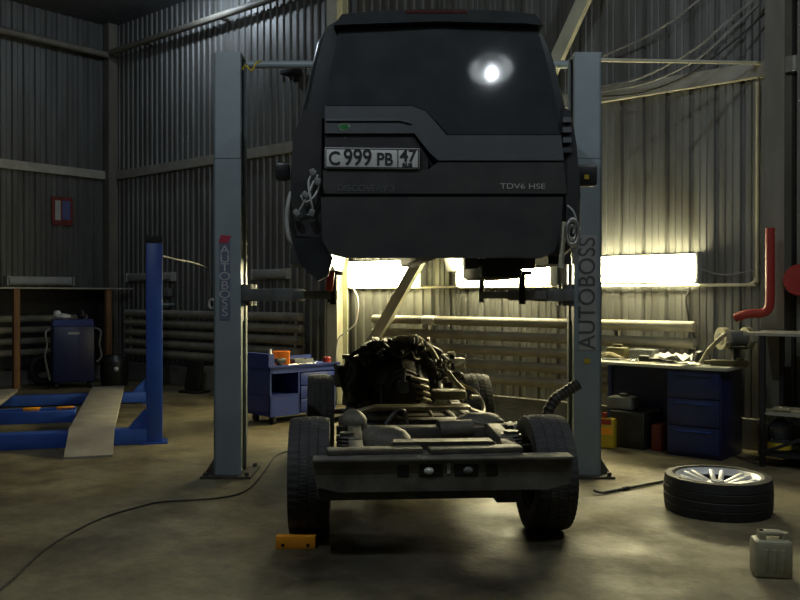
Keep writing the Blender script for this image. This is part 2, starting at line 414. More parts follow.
# ------------------------------------------------------------------ conduits and cables
pts = [rw(rpx(346, d=.06)[0], .06, 1.63)]
tA, zA = rpx(600, 287, .06); tB, zB = rpx(741, 286, .06); tC = rpx(757, d=.06)[0]
zc = 1.62
mb = MB(); mb.path([rw(rpx(346, d=.06)[0], .06, zc), rw(tA, .06, zc), rw(tB, .06, zc), rw(tC-.06, .06, zc+.01), rw(tC-.005, .06, zc+.07), rw(tC, .06, zc+.2), rw(tC, .06, 3.6)], .016, sub=5)
solo('conduit', mb, M_PALE, 'thin pale conduit under the lit wall lights turning up beside the right column', 'conduit')
ex, hz = 7.52, EYE+(HY-59)/F*7.5
mb = MB(); mb.tube((-1.42, 7.62, hz-.02), (1.62, 7.62, hz-.02), .035); 
e = solo('overhead_pipe', mb, M_LIFT, 'horizontal grey tube joining the tops of the two grey lift posts', 'pipe')
p1 = rw(rpx(762, d=.12)[0], .0, EYE+(HY-60)/F*8.3)
mb = MB(); mb.tube((1.60, 7.5, EYE+(HY-60)/F*7.5), p1, .017)
solo('tie_rod', mb, M_PALE, 'thin pale rod running from the right lift post top to the right column', 'rod')
def wall_cable(pxs, d, r, m, label, P=rpx, W=rw, group=None, name='hanging_cable'):
    pts = []
    for i, (px, py) in enumerate(pxs):
        dd = d if not isinstance(d, (list, tuple)) else d[i]
        t, z = P(px, py, dd); pts.append(W(t, dd, z))
    return solo(name, MB().path(pts, r, 6), m, label, 'cable', group=group)
g = 'cables looped across the upper right wall'
wall_cable([(597, 88), (640, 78), (690, 52), (722, 26), (756, -3)], [.12, .16, .2, .2, .12], .012, M_CABLEG, 'uppermost grey cable sweeping up the right part of the rear wall', group=g)
wall_cable([(600, 92), (650, 82), (696, 60), (730, 30), (760, 3)], [.12, .2, .26, .24, .12], .011, M_CABLEG, 'middle grey cable sweeping up the right part of the rear wall', group=g)
wall_cable([(602, 97), (645, 92), (690, 74), (735, 40), (764, 14)], [.12, .22, .3, .26, .12], .010, M_CABLE, 'lowest dark cable sweeping up the right part of the rear wall', group=g)
wall_cable([(603, 56), (640, 40), (670, 22), (704, -4)], [.12, .16, .16, .12], .011, M_CABLEG, 'grey cable rising above the thin rod on the upper right wall', group=g)
wall_cable([(700, 269), (718, 274), (735, 274), (762, 267)], .05, .008, M_CABLEG, 'thin cable from the right lit wall light to the corner conduit')
wall_cable([(348, 262), (352, 285), (358, 300), (356, 322), (346, 332), (338, 340), (336, 362)], .36, .010, M_WHITE, 'thin white cable dangling beside the pale column')
wall_cable([(690, 400), (697, 350), (690, 325), (686, 300), (690, 290)], .06, .010, M_BLACK, 'thin dark cable dropping below the right wall light')
solo('wall_bracket', MB().box((0, -.12, 0), (.26, .2, .08), bev=.01).bx(-.05, .05, -.03, .0, -.12, .12), M_BLACK, 'small black bracket on the rear wall left of the raised body', 'bracket', rw(rpx(297, d=0)[0], 0, rpx(297, 74)[1]), RA)

# ------------------------------------------------------------------ two-post lift
def lift_post(x, face, label, letters):
    """face=+1: channel opens towards +x"""
    Z = 7.32
    e = thing('lift_post', label, 'vehicle lift', (x, Z, 0))
    H = 3.53; w = .228; dp = .30; k = face
    def prof(mb, h0, h1, ww):
        o = -k*ww/2; i = k*ww/2
        mb.bx(o, o+k*.014, -dp/2, dp/2, h0, h1); 
        mb.bx(o, i, -dp/2, -dp/2+.014, h0, h1); mb.bx(o, i, dp/2-.014, dp/2, h0, h1)
        mb.bx(i-k*.014, i, -dp/2+.014, -dp/2+.07, h0, h1); mb.bx(i-k*.014, i, dp/2-.07, dp/2-.014, h0, h1)
    mb = MB(); prof(mb, .02, 2.655, w); mb.build('lower_column', M_LIFT, e)
    mb = MB(); prof(mb, 2.66, H, w-.006); mb.bx(-w/2, w/2, -dp/2, dp/2, H, H+.012); mb.build('upper_column', M_LIFT, e)
    mb = MB(); mb.bx(-.21, .21, -.24, .24, 0, .02)
    for sx in (-1, 1):
        for sy in (-1, 1): mb.tube((sx*.17, sy*.20, .02), (sx*.17, sy*.20, .05), .02, seg=6)
    for s in (-1, 1): mb.prism([(-k*w/2, .02), (-k*w/2-k*.09, .02), (-k*w/2, .16)], s*.10-.006, s*.10+.006)
    mb.build('base_plate', M_RUST, e)
    MB().bx(-k*.07, k*.10, -.125, .125, 1.30, 2.35).build('carriage', M_ARM, e)
    MB().tube((k*.10, .11, .05), (k*.10, .11, H-.1), .008).build('cable', M_PALE, e)
    y = -dp/2-.003
    if letters == 'stack':
        xm = -.02
        MB().bx(xm-.045, xm+.045, y-.001, y+.002, 1.31, 1.99).build('sticker', M_STRIP, e)
        text('lettering', 'A\nU\nT\nO\nB\nO\nS\nS', .098, M_LETTER, e, Matrix.Translation((xm, y-.002, 1.635)) @ RX90, sx=1.25, space=.76)
        mb = MB(); mb.prism([(xm-.05, 1.955), (xm+.02, 1.95), (xm+.055, 2.01), (xm-.03, 2.02)], y-.004, y); mb.build('emblem', M_REDL, e)
    else:
        text('lettering', 'AUTOBOSS', .20, M_LETTERDK, e, Matrix.Translation((-.0, y-.002, 1.535)) @ RX90 @ Matrix.Rotation(PI/2, 4, 'Z'), sx=.92)
        MB().bx(-.075, .075, y-.0005, y+.002, 1.06, 2.02).build('sticker', M_GREYBOX, e)
        MB().bx(-.03, .02, y-.003, y, .95, .99).build('warning_label', M_YELLOW, e)
    # arms
    for tx, ty in ((x+k*.55, 6.35), (x+k*.62, 8.25)):
        pass
    return e
LPX, RPX = -1.44, 1.565
lp = lift_post(LPX, 1, 'left grey lift post with stacked pale letters and a small red emblem', 'stack')
rp = lift_post(RPX, -1, 'right grey lift post with lettering turned on its side, beside the drawer bench', 'side')
def lift_arm(e, x, face, tx, ty, zr=1.52, top=1.70):
    p0 = Vector((face*.15, (-.09 if ty < 7.32 else .09), zr)); p1 = Vector((tx-x, ty-7.32, zr)); dv = (p1-p0)
    a = MB(); a.bar(p0, p0+dv*.62, .13, .10, bev=.008); a.tube(p0+Vector((0, 0, -.09)), p0+Vector((0, 0, .09)), .055)
    o = a.build('arm', M_ARM, e)
    MB().bar(p0+dv*.5, p1, .09, .065, bev=.005).build('arm_extension', M_ARM, o)
    b = MB(); b.tube(p1+Vector((0, 0, -.07)), p1+Vector((0, 0, top-zr-.02)), .025); b.tube(p1+Vector((0, 0, top-zr-.03)), p1+Vector((0, 0, top-zr)), .07)
    b.build('lifting_pad', M_BLACK, o)
lift_arm(lp, LPX, 1, -.50, 6.45); lift_arm(lp, LPX, 1, -.66, 8.1)
lift_arm(rp, RPX, -1, .915, 6.45); lift_arm(rp, RPX, -1, .76, 8.0)
mb = MB(); mb.path([at(243, 70, 7.14), at(246, 66, 7.12), at(252, 71, 7.12), at(256, 64, 7.13), at(261, 62, 7.2)], .008)
solo('yellow_wire', mb, M_YELLOW, 'short yellow wire knotted at the top of the left lift post', 'wire')

# ------------------------------------------------------------------ raised vehicle body
YAW = math.radians(3.9)
car = thing('car_body', 'dirty black off-road car body without bumper raised high on the two-post lift', 'car', ((438-400)/F*5.55, 5.55, 1.714), YAW)
car_M = Matrix.Translation(car.location) @ Matrix.Rotation(YAW, 4, 'Z'); car_I = car_M.inverted()
def sh(z): return max(0, z-.80)*.20+max(0, z-1.5)*.35
CL = car_I @ Vector((0, 0, EYE))
def cp(px, py):
    dv = (car_I.to_3x3() @ Vector(((px-CX)/F, 1, -(py-HY)/F)))
    y = 0
    for _ in range(6):
        k = (y-CL.y)/dv.y; p = CL+dv*k; y = sh(p.z)
    return (p.x, p.z)
def panel(name, pxs, m, t, parent=car, back=.03, base=0.0):
    poly = [cp(*p) for p in pxs]
    return MB().prism(poly, -t-base, back, lambda x, y, z: (x, y+sh(z), z)).build(name, m, parent, 25)
PROF = [(a*1.01, c) for a, c in [(0.0, 0.25), (.66, 0.25), (.70, .08), (.85, .07), (.92, .13), (.955, .245), (.955, .45), (.93, .80), (.90, .92), (.865, 1.05), (.82, 1.28), (.775, 1.48), (.73, 1.585), (.66, 1.64), (.5, 1.675), (.25, 1.69), (0, 1.695)]]
def ring(y, sx, zt=1.0, belt=.95, sy=1.0):
    out = []
    for x, z in PROF:
        zz = z if z < belt else belt+(z-belt)*zt
        out.append((x*sx, y+sh(zz)*sy, zz))
    full = [(-a, b, c) for a, b, c in out[::-1][0:]] + out[1:-1]
    return full
secs = [ring(0, .95), ring(.03, .975), ring(.09, .995), ring(.18, 1.0), ring(.6, 1.0, 1, .95, .6), ring(1.4, 1.0, 1.0, .95, .2), ring(2.3, 1.0, .99, .95, 0), ring(2.75, .99, .93, .95, 0), ring(3.35, .98, .12, .95, 0), ring(3.9, .97, .06, .93, 0), ring(4.35, .93, .04, .86, 0), ring(4.5, .86, .02, .78, 0)]
mb = MB(); rr = [[mb.bm.verts.new(p) for p in s] for s in secs]; n = len(rr[0])
for A, B in zip(rr, rr[1:]):
    for k in range(n): mb.bm.faces.new((A[k], A[(k+1) % n], B[(k+1) % n], B[k]))
mb.bm.faces.new(rr[0]); mb.bm.faces.new(rr[-1][::-1])
mb.build('shell', M_CAR, car, 28)
# side windows follow the shell
def wx(z):
    for (x0, z0), (x1, z1) in zip(PROF[1:], PROF[2:]):
        if z0 <= z <= z1 and z1 > z0: return x0+(x1-x0)*(z-z0)/(z1-z0)
    return .7
for s in (-1, 1):
    for y0, y1 in ((.45, 1.25), (1.36, 2.15), (2.24, 2.8)):
        mb = MB(); zs = [1.03, 1.28, 1.47]; g_ = []
        for z in zs: g_.append([[mb.bm.verts.new((s*(wx(z)+o), y+(.16 if y0 < .5 and y == y0 else 0), z)) for o in (-.02, .007)] for y in (y0, y1)])
        for A, B in zip(g_, g_[1:]):
            for q in (0, 1): mb.bm.faces.new((A[0][q], A[1][q], B[1][q], B[0][q]))
            for q in (0, 1): mb.bm.faces.new((A[q][0], A[q][1], B[q][1], B[q][0]))
        for A in (g_[0], g_[-1]): mb.bm.faces.new((A[0][0], A[0][1], A[1][1], A[1][0]))
        mb.build('side_window', M_GLASS, car)
    for yc in (.78, 3.62):
        mb = MB(); q = [(yc+.46*math.cos(a), .02+.42*math.sin(a)) for a in [PI*k/14 for k in range(15)]]
        a = [mb.bm.verts.new((s*.80, y, z)) for y, z in q]; b = [mb.bm.verts.new((s*.966, y, z)) for y, z in q]
        mb.bm.faces.new(a); mb.bm.faces.new(b[::-1])
        for i in range(len(q)): mb.bm.faces.new((a[i], b[i], b[(i+1) % len(q)], a[(i+1) % len(q)]))
        mb.build('wheel_arch', M_BLACK, car)
# tailgate
glass = panel('rear_window', [(339, 31), (350, 29.5), (436, 27), (522, 28.5), (537, 30), (544, 55), (551, 85), (559, 135), (447, 135), (438, 124), (425, 111), (412, 106), (327, 106), (330, 75)], M_GLASS, .012)
mb = MB(); poly = [cp(*p) for p in [(334, 29), (342, 18), (380, 14.5), (436, 12.5), (500, 14.5), (533, 18), (541, 29), (522, 27), (436, 25), (350, 28)]]
mb.prism(poly, -.07, .06, lambda x, y, z: (x, y+sh(z), z)).build('roof_spoiler', M_CAR, car, 25)
panel('brake_lamp', [(405, 14.5), (465, 14.5), (465, 17), (405, 17)], M_REDLAMP, .075)
up = panel('upper_tailgate', [(325, 107), (412, 107), (425, 112), (437, 125), (446, 136), (560, 136), (563, 161), (438, 161), (430, 154), (414, 134), (325, 134)], M_CARGREY, .022)
panel('handle_ridge', [(326, 119.5), (400, 119.5), (411, 123), (411, 125), (400, 122), (326, 122)], M_CARGREY, .034, up)
panel('plate_recess', [(325, 135), (412, 135), (428, 158), (428, 170), (325, 170)], M_BLACK, .004)
low = panel('lower_tailgate', [(323, 170.5), (428, 170.5), (437, 163), (563, 163), (566, 194), (323, 194)], M_CARLOW, .020)
panel('tailgate_seam', [(323, 194.5), (565, 194.5), (565, 197), (323, 197)], M_BLACK, .006)
panel('rear_panel', [(321, 197.5), (562, 197.5), (559, 240), (553, 252), (540, 258), (345, 258), (330, 254), (322, 240)], M_CARLOW, .026)
panel('tailgate_seam', [(438, 161.3), (563, 161.3), (563, 162.8), (438, 162.8)], M_BLACK, .005)
x, z = cp(344, 128); 
b_ = MB(); b_.lathe([(.036, 0), (.036, .006), (.03, .01)], Matrix.Translation((x, -.02+sh(z), z)) @ Matrix.Rotation(PI/2, 4, 'X') @ Matrix.Diagonal((1, .55, 1, 1)), seg=24)
bd = b_.build('oval_badge', M_GREEN, car)
b_ = MB(); b_.torus((x, -.026+sh(z), z), .036, .004, 'Y'); o = b_.build('badge_rim', M_CHROME, bd)
for v in o.data.vertices: v.co.z = z+(v.co.z-z)*.58
# number plate
x0, z0 = cp(325, 169); x1, z1 = cp(419, 149.5); pc = ((x0+x1)/2, (z0+z1)/2); pw = x1-x0; ph = z1-z0
pl = MB().bx(x0, x1, -.034, -.006, z0, z1, bev=.004).build('number_plate', M_PLATE, car)
T = lambda xx, zz: Matrix.Translation((xx, -.036, zz)) @ RX90
b_ = MB(); fr = .006
for a in ((x0+.004, x1-.004, z0+.004, z0+.004+fr), (x0+.004, x1-.004, z1-.004-fr, z1-.004), (x0+.004, x0+.004+fr, z0+.004, z1-.004), (x1-.004-fr, x1-.004, z0+.004, z1-.004), (x0+pw*.765, x0+pw*.765+fr, z0+.004, z1-.004)):
    b_.bx(a[0], a[1], -.0355, -.033, a[2], a[3])
b_.build('plate_border', M_INK, pl)
def ptxt(s, fx, size, sx, dz): text('plate_characters', s, size, M_INK, pl, T(x0+pw*fx, z0+ph*dz), sx, .0012, bold=.0022)
ptxt('C', .10, .12, .9, .45); ptxt('999', .345, .148, .82, .50); ptxt('PB', .63, .112, .88, .43)
ptxt('47', .88, .112, .95, .62); ptxt('RUS', .87, .035, 1.0, .17)
xa, za_ = cp(366, 189); text('model_lettering', 'DISCOVERY 3', .058, M_LETTERDK, low, Matrix.Translation((xa, -.022, za_)) @ RX90, 1.05)
xa, za_ = cp(522, 187); text('model_lettering', 'TDV6 HSE', .05, M_GREYBOX, low, Matrix.Translation((xa, -.022, za_)) @ RX90, 1.35)
# lamp openings as flat black panels for the cavity shade, and their wiring
panel('opening_shade', [(303, 111), (322, 108), (321, 238), (297, 236), (291, 200), (293, 140)], M_BLACK, .012, base=0)
panel('opening_shade', [(562, 108), (570, 111), (576, 145), (580, 196), (574, 230), (566, 236), (565, 195)], M_BLACK, .012)
for py in (118, 128, 138, 148): panel('lamp_clip', [(562, py), (570, py), (571, py+5), (562, py+5)], M_CARGREY, .02)
def cw(px, py, off=-.04):
    x, z = cp(px, py); return (x, sh(z)+off, z)
def wires(name, lists, r, m):
    mb = MB()
    for l in lists: mb.path([cw(a, b, o) for a, b, o in l], r, 6)
    return mb.build(name, m, car)
wires('wiring', [[(318, 176, -.03), (313, 185, -.06), (309, 195, -.07), (303, 206, -.05), (298, 214, -.03)], [(316, 172, -.03), (309, 182, -.05), (311, 200, -.07), (313, 212, -.05), (308, 216, -.04)], [(320, 180, -.02), (316, 195, -.05), (307, 203, -.06), (301, 196, -.03)]], .007, M_GREYBOX)
for a, b in ((313, 174), (297, 214), (312, 214), (306, 196), (318, 183)): MB().box(cw(a, b, -.06), (.035, .03, .045), Matrix.Rotation(random.uniform(-1, 1), 3, 'Y'), .005).build('wire_connector', M_ARM, car)
wires('wiring', [[(566, 206, -.03), (571, 212, -.05), (574, 222, -.05), (571, 234, -.05)], [(575, 225, -.05), (577, 240, -.04), (572, 256, -.03)]], .006, M_GREYBOX)
mb = MB(); mb.torus((0, 0, 0), .055, .011, 'Y'); mb.torus((0, .01, 0), .03, .008, 'Y')
o = mb.build('lamp_ring', M_CHROME, car); o.location = cw(570, 233, -.06); o.scale = (.75, 1, 1.5)
x_, y_, z_ = cw(569, 246, -.03)
MB().bar(cw(563, 222, -.02), cw(561, 268, .0), .02, .03).build('wing_flange', M_PALE, car)
MB().bar(cw(573, 246, -.02), cw(574, 264, -.02), .03, .04).build('wing_bracket', M_CHROME, car)
# reflection on the left wing edge built as a grey tube, and hanging lamp
mb = MB(); mb.path([cw(291, 192, .02), cw(288, 205, .0), cw(287, 222, .0), cw(289, 238, .0), cw(294, 246, .02)], .014, 8); mb.build('wing_edge_sheen', M_GREYBOX, car)
mb = MB(); mb.bar(cw(331, 270, .3), cw(328, 291, .3), .05, .05, bev=.008); o = mb.build('marker_lamp', M_REFL, car)
MB().path([cw(322, 255, .25), cw(326, 262, .3), cw(331, 272, .3)], .006).build('lamp_wire', M_CABLE, o)
# unidentified black blocks at the sides, underside
for s, pts_ in ((1, (576, 162, 603, 184)), (-1, (277, 160, 292, 178))):
    x0_, z1_ = cp(pts_[0], pts_[1]); x1_, z0_ = cp(pts_[2], pts_[3])
    mb = MB(); mb.bx(x0_*1.03, x1_*1.03, .22, .32, z0_*1.03, z1_*1.03, bev=.02); o = mb.build('side_block', M_BLACKPL, car)
    if s > 0: MB().bx(x0_*1.03+.09, x0_*1.03+.12, .216, .222, z0_+.06, z0_+.09).build('block_mark', M_YELLOW, o)
mb = MB(); mb.bx(-.62, .64, .1, 3.2, .22, .26); mb.bx(.30, .58, .12, 1.0, -.085, .25, bev=.03); mb.bx(-.04, .12, .3, 3.0, .08, .25, bev=.03)
mb.build('floor_pan', M_BLACK, car)
panel('wing_flange', [(291, 238), (322, 238), (333, 258), (328, 276), (318, 281), (300, 264)], M_CAR, .01, back=.25)
mb = MB()
for q in (.24, .62): mb.box((q, .18, .10), (.09, .12, .24), bev=.01)
mb.bar((.24, .18, .02), (.62, .18, .02), .03, .03)
mb.build('body_mount', M_OILY, car)

# ------------------------------------------------------------------ wheels
TR, TW = .372, .262
def tyre_mesh(m, bead=.215, gd=.0055):
    w = TW/2; xs = [-.5, -.46, -.44, -.25, -.23, -.21, -.03, 0, .03, .21, .23, .25, .44, .46, .5]
    prof = [(bead+.02, -w*.86), (bead*.4+.345*.6, -w*.98), (.345, -w*.96)]
    tread0 = len(prof)
    for q in xs: prof.append((TR-.012*(abs(q)*2)**3, q*TW*.94))
    tread1 = len(prof)
    prof += [(.345, w*.96), (bead*.4+.345*.6, w*.98), (bead+.02, w*.86), (bead, w*.7), (bead, -w*.7)]
    offs = {}
    def rf(i, k, r):
        if tread0 <= i < tread1:
            j = i-tread0
            if abs(xs[j]) in (.23, 0): return r-.006
            q = (k+int(abs(xs[j])*14)+(3 if xs[j] > 0 else 0)) % 4
            if q == 0: return r-gd
        return r
    return MB().lathe(prof, seg=208, rf=rf, close=True).mesh('tyre', m, 30)
def rim_mesh():
    mb = MB(); f = .085
    mb.lathe([(.236, -.115), (.240, -.105), (.215, -.09), (.205, -.02), (.212, f-.005), (.238, f+.018), (.236, f+.022), (.226, f+.016), (.200, f-.012), (.196, -.02), (.206, -.095), (.228, -.115)], seg=48, close=True)
    mb.lathe([(.075, -.02), (.075, f-.035), (.055, f-.02), (.02, f-.018)], seg=24)
    for k in range(7):
        for dx in (-.09, .09):
            a = 2*PI*k/7
            p0 = Vector((.055*math.cos(a+dx*3), .055*math.sin(a+dx*3), f-.045)); p1 = Vector((.214*math.cos(a+dx*1.7), .214*math.sin(a+dx*1.7), f+.002))
            mb.bar(p0, p1, .030, .03, bev=.006)
    return mb.mesh('rim', M_ALLOY)
def hubless_rim():
    mb = MB(); mb.lathe([(.0, .02), (.19, .03), (.205, .09), (.236, .10), (.236, -.10), (.205, -.09), (.19, 0), (.0, -.01)], seg=40)
    return mb.mesh('rim', M_OILY)
TM, TMD, RMM, RMH = tyre_mesh(M_RUBBER), tyre_mesh(M_RUBBERD, .262, .002), rim_mesh(), hubless_rim()

# ------------------------------------------------------------------ rolling chassis
ch = thing('rolling_chassis', 'bare oily ladder chassis on four wheels with its engine, standing below the raised body', 'chassis', (.180, 5.52, 0), YAW)
def wheel(x, y, steer=0):
    w = link('wheel', TM, ch); s = 1 if x > 0 else -1
    w.location = (x, y, TR); w.rotation_euler = (0, s*PI/2, steer)
    r = link('rim', RMH, w); return w
HX = .885-TW/2
WB = 2.885
for x, y, st in ((-HX, 0, 0), (HX, 0, .03), (-HX, WB, .02), (HX, WB, .02)): wheel(x, y, st)
for s in (-1, 1):
    mb = MB()
    P = [(s*.46, -.52, .50), (s*.47, -.2, .56), (s*.47, .25, .58), (s*.47, .7, .50), (s*.47, 2.2, .48), (s*.45, 2.6, .54), (s*.43, 3.3, .54)]
    for a, b in zip(P, P[1:]): mb.bar(a, b, .09, .15, bev=.008); mb.ball(b, .06)
    mb.build('frame_rail', M_RUST, ch)
for y, z, w_, h_ in ((.35, .58, .14, .09), (1.05, .53, .16, .09), (1.75, .47, .16, .08), (3.25, .48, .14, .1)):
    MB().bx(-.46, .46, y-w_/2, y+w_/2, z-h_/2, z+h_/2, bev=.01).build('crossmember', M_RUST, ch)
# rear beam
bz0, bz1, by = .392, .578, -.56
mb = MB()
BO = .035
PB = [(BO+a, c) for a, c in [(-.75, bz1), (.75, bz1), (.755, bz1-.05), (.735, bz0+.03), (.60, bz0), (-.60, bz0), (-.73, bz0+.03), (-.755, bz1-.05)]]
mb.prism(PB, by-.02, by+.07)
mb.bx(BO-.755, BO+.755, by-.045, by+.10, bz1-.012, bz1+.008, bev=.008)
rb = mb.build('rear_beam', M_DUSTY, ch, 25)
Zb = 4.93
def bpx(px, py):
    q = (Matrix.Translation(ch.location) @ Matrix.Rotation(YAW, 4, 'Z')).inverted() @ at(px, py, Zb); return q.x, q.z
for px in (403, 493):
    x, z = bpx(px, 471); MB().bx(x-.035, x+.035, by-.024, by-.015, z-.035, z+.035, bev=.006).build('square_hole', M_BLACK, rb)
for px, br in ((431, 1), (467, 0)):
    x, z = bpx(px, 471); b0 = MB(); b0.bx(x-.072, x+.072, by-.024, by-.012, z-.038, z+.038, bev=.008); hh = b0.build('slot', M_BLACK, rb)
    MB().ball((x-.012 if br else x+.01, by-.026, z), .026, (1.1, .4, .85)).build('lamp_socket', M_WHITE if br else M_ARM, rb)
x, z = bpx(449, 469); MB().bx(x-.010, x+.010, by-.026, by-.015, z-.03, z+.03).build('clip', M_GREYBOX, rb)
mb = MB(); mb.bx(-.70, .42, by+.02, by+.40, .335, .40, bev=.012); mb.bx(.35, .50, by+.05, by+.3, .30, .40, bev=.01); mb.build('rear_undertray', M_OILY, ch)
for x in (-.30, .30): MB().bar((x-.34, by+.12, .60), (x+.22, by+.16, .60), .12, .035, bev=.006).build('mount_bracket', M_RUST, ch)
mb = MB(); mb.prism([(-.30, .585), (-.24, .635), (.36, .635), (.42, .585)], by+.22, by+.34); mb.build('spare_carrier', M_OILY, ch)
# rear suspension
for s in (-1, 1):
    mb = MB()
    for k in range(6): mb.torus((s*.52, -.10, .52+.022*k), .058, .013, 'Z', 18, 6)
    mb.tube((s*.52, -.10, .42), (s*.52, -.10, .66), .046); mb.build('air_spring', M_OILY, ch)
    mb = MB(); mb.tube((s*.16, 0, .40), (s*.68, 0, .38), .028); mb.tube((s*.64, 0, .38), (s*.70, 0, .38), .10); mb.bar((s*.42, .12, .36), (s*.66, .02, .30), .06, .05); mb.bar((s*.40, -.12, .52), (s*.66, -.02, .54), .05, .04)
    mb.build('half_shaft', M_OILY, ch)
    mb = MB(); mb.tube((s*.55, .2, .40), (s*.56, .16, .66), .03); mb.build('damper', M_OILY, ch)
mb = MB(); mb.ball((0, 0, .42), .14, (1.1, 1.0, .9)); mb.tube((0, .1, .43), (0, 1.2, .50), .035); mb.build('rear_differential', M_OILY, ch)
mb = MB(); mb.bx(-.40, -.08, .5, 1.5, .38, .58, bev=.04); mb.build('fuel_tank', M_BLACKPL, ch)
mb = MB(); mb.tube((.1, .30, .60), (.33, .34, .60), .07); mb.path([(.33, .34, .60), (.40, .6, .58), (.36, 1.2, .52), (.34, 2.1, .52)], .03); mb.build('exhaust_pipe', M_RUST, ch)
# dusty tank and covers left in the middle of the frame
mb = MB(); mb.ball((-.28, .15, .56), .19, (1, .9, .55), jit=.006); mb.ball((-.48, .3, .66), .10, (1, 1, .9), jit=.006); mb.build('dust_cover', M_RUST, ch)
mb = MB(); mb.ball((.42, .55, .62), .14, (1.3, 1, .5), jit=.008); mb.ball((.62, .4, .58), .10, (1.2, 1, .6), jit=.006); mb.build('hub_cover', M_RUST, ch)
# lit transmission crossmember plate
mb = MB(); mb.bx(-.30, .42, .92, 1.12, .655, .68, bev=.006); mb.prism([(-.50, .60), (-.30, .655), (-.30, .68), (-.50, .63)], .92, 1.1); mb.prism([(.42, .66), (.60, .60), (.60, .57), (.42, .63)], .92, 1.1)
mb.build('gearbox_support', M_ALU, ch)
MB().bx(.16, .42, 1.16, 1.36, .70, .77, bev=.015).build('control_unit', M_ALU, ch)
mb = MB(); mb.path([(.46, 1.2, .72), (.54, 1.25, .70), (.56, 1.2, .62), (.50, 1.0, .58)], .018); mb.path([(.40, 1.4, .80), (.50, 1.35, .76), (.55, 1.3, .7)], .014); mb.path([(.3, 1.4, .9), (.36, 1.35, .82), (.42, 1.3, .76)], .02)
mb.build('alloy_pipe', M_ALU, ch)
mb = MB(); mb.path([(-.24, .62, .60), (-.16, .60, .70), (-.10, .62, .68), (-.08, .65, .56)], .012); mb.build('fuel_hose', M_ARM, ch)
# engine
ex_, ey = -.02, 2.35
mb = MB(); mb.bx(ex_-.28, ex_+.28, ey-.15, ey+.55, .50, .92, bev=.04)
for s in (-1, 1): mb.box((ex_+s*.24, ey+.2, .98), (.24, .62, .20), Matrix.Rotation(s*.5, 3, 'Y'), .03)
mb.bx(ex_-.20, ex_+.20, ey-.1, ey+.5, .98, 1.10, bev=.04)
en = mb.build('engine', M_OILY, ch)
mb = MB(); Mx = Matrix.Translation((ex_-.01, ey-.15, .72)) @ Matrix.Rotation(PI/2, 4, 'X')
mb.lathe([(.36, -.05), (.37, .0), (.345, .04), (.30, .02), (.26, .03), (.24, .10)], Mx, seg=36); 
for k in range(12):
    a = 2*PI*k/12; mb.tube((ex_-.01+.33*math.cos(a), ey-.17, .72+.33*math.sin(a)), (ex_-.01+.33*math.cos(a), ey-.21, .72+.33*math.sin(a)), .016, seg=6)
mb.build('bell_housing', M_OILY, en)
mb = MB(); mb.lathe([(.25, .05), (.235, .15), (.19, .36), (.175, .38), (.17, .56), (.15, .57), (.145, .70), (.09, .705), (.085, .78), (.03, .79)], Mx, seg=28)
for k in range(8): a = 2*PI*k/8; mb.bar((ex_-.01+.24*math.cos(a), ey-.25, .72+.24*math.sin(a)), (ex_-.01+.17*math.cos(a), ey-.68, .72+.17*math.sin(a)), .02, .03)
mb.box((ex_-.14, ey-.6, .66), (.14, .3, .2), bev=.03); gb = mb.build('gearbox', M_OILY, en)
mb = MB()
for k in range(5): mb.box((ex_+.10+.006*k, ey-.86+.0*k, .83-.052*k), (.15, .14, .024), Matrix.Rotation(.22, 3, 'Y'), .006)
mb.path([(ex_+.10, ey-.88, .60), (ex_+.17, ey-.9, .58), (ex_+.205, ey-.9, .50), (ex_+.21, ey-.9, .44)], .016); mb.build('cooling_rib', M_ALU, gb)
mb = MB(); mb.box((ex_-.04, ey-.93, .78), (.09, .08, .10), bev=.02); mb.tube((ex_-.05, ey-.95, .80), (ex_-.03, ey-.93, .90), .02); mb.build('selector_housing', M_ARM, gb)
def around(a, q, y):
    c_, s_ = math.cos(a), math.sin(a)
    return (ex_+q*1.08*math.copysign(abs(c_)**.75, c_), y, min(1.14, .74+q*.92*max(.03, abs(s_)**.7 if s_ > 0 else .03)))
for grp, rad, cols, n_ in (('coolant_hose', .022, (M_HOSE, M_OILY), 9), ('wiring_loom', .010, (M_CABLE, M_ARM), 12), ('fuel_line', .007, (M_ALU, M_ALU), 8)):
    for k in range(n_):
        a0 = random.uniform(.0, 3.1); a1 = a0+random.uniform(-.9, .9); ra = random.uniform(.22, .45); y0 = ey-.24+random.uniform(-.06, .1)
        pts = []
        for j in range(5):
            a = min(3.2, max(-.1, a0+(a1-a0)*j/4)); q = max(.25, ra+random.uniform(-.06, .06))
            p_ = around(a, q, y0+.07*j*random.uniform(-.6, 1)); pts.append(p_)
        MB().path(pts, rad*random.uniform(.8, 1.3), 8).build(grp, cols[k % 2], en)
for k in range(16):
    a = random.uniform(.2, 2.9); q = random.uniform(.28, .45)
    MB().box(around(a, q, ey-.28+random.uniform(0, .2)), [random.uniform(.02, .06) for _ in range(3)], Matrix.Rotation(random.uniform(0, 3), 3, random.choice('XYZ')), .005).build('sensor', (M_ARM, M_BLACKPL, M_ALU, M_OILY)[k % 4], en)
mb = MB(); mb.ball((ex_+.02, ey+.0, 1.11), .06, (1.6, 1, .7)); mb.path([(ex_+.0, ey-.05, 1.10), (ex_+.14, ey-.10, 1.13), (ex_+.26, ey-.12, 1.04), (ex_+.33, ey-.16, .92)], .026); mb.ball((ex_+.13, ey-.12, 1.12), .045, (1.5, 1, .8)); mb.build('intake_pipe', M_ALU, en)
mb = MB(); mb.lathe([(.04, 0), (.09, .01), (.09, .05), (.04, .07)], Matrix.Translation((ex_-.30, ey+.1, .92)) @ Matrix.Rotation(PI/2, 4, 'X'), seg=20); mb.ball((ex_-.33, ey, .80), .09, jit=.01); mb.build('turbocharger', M_OILY, en)
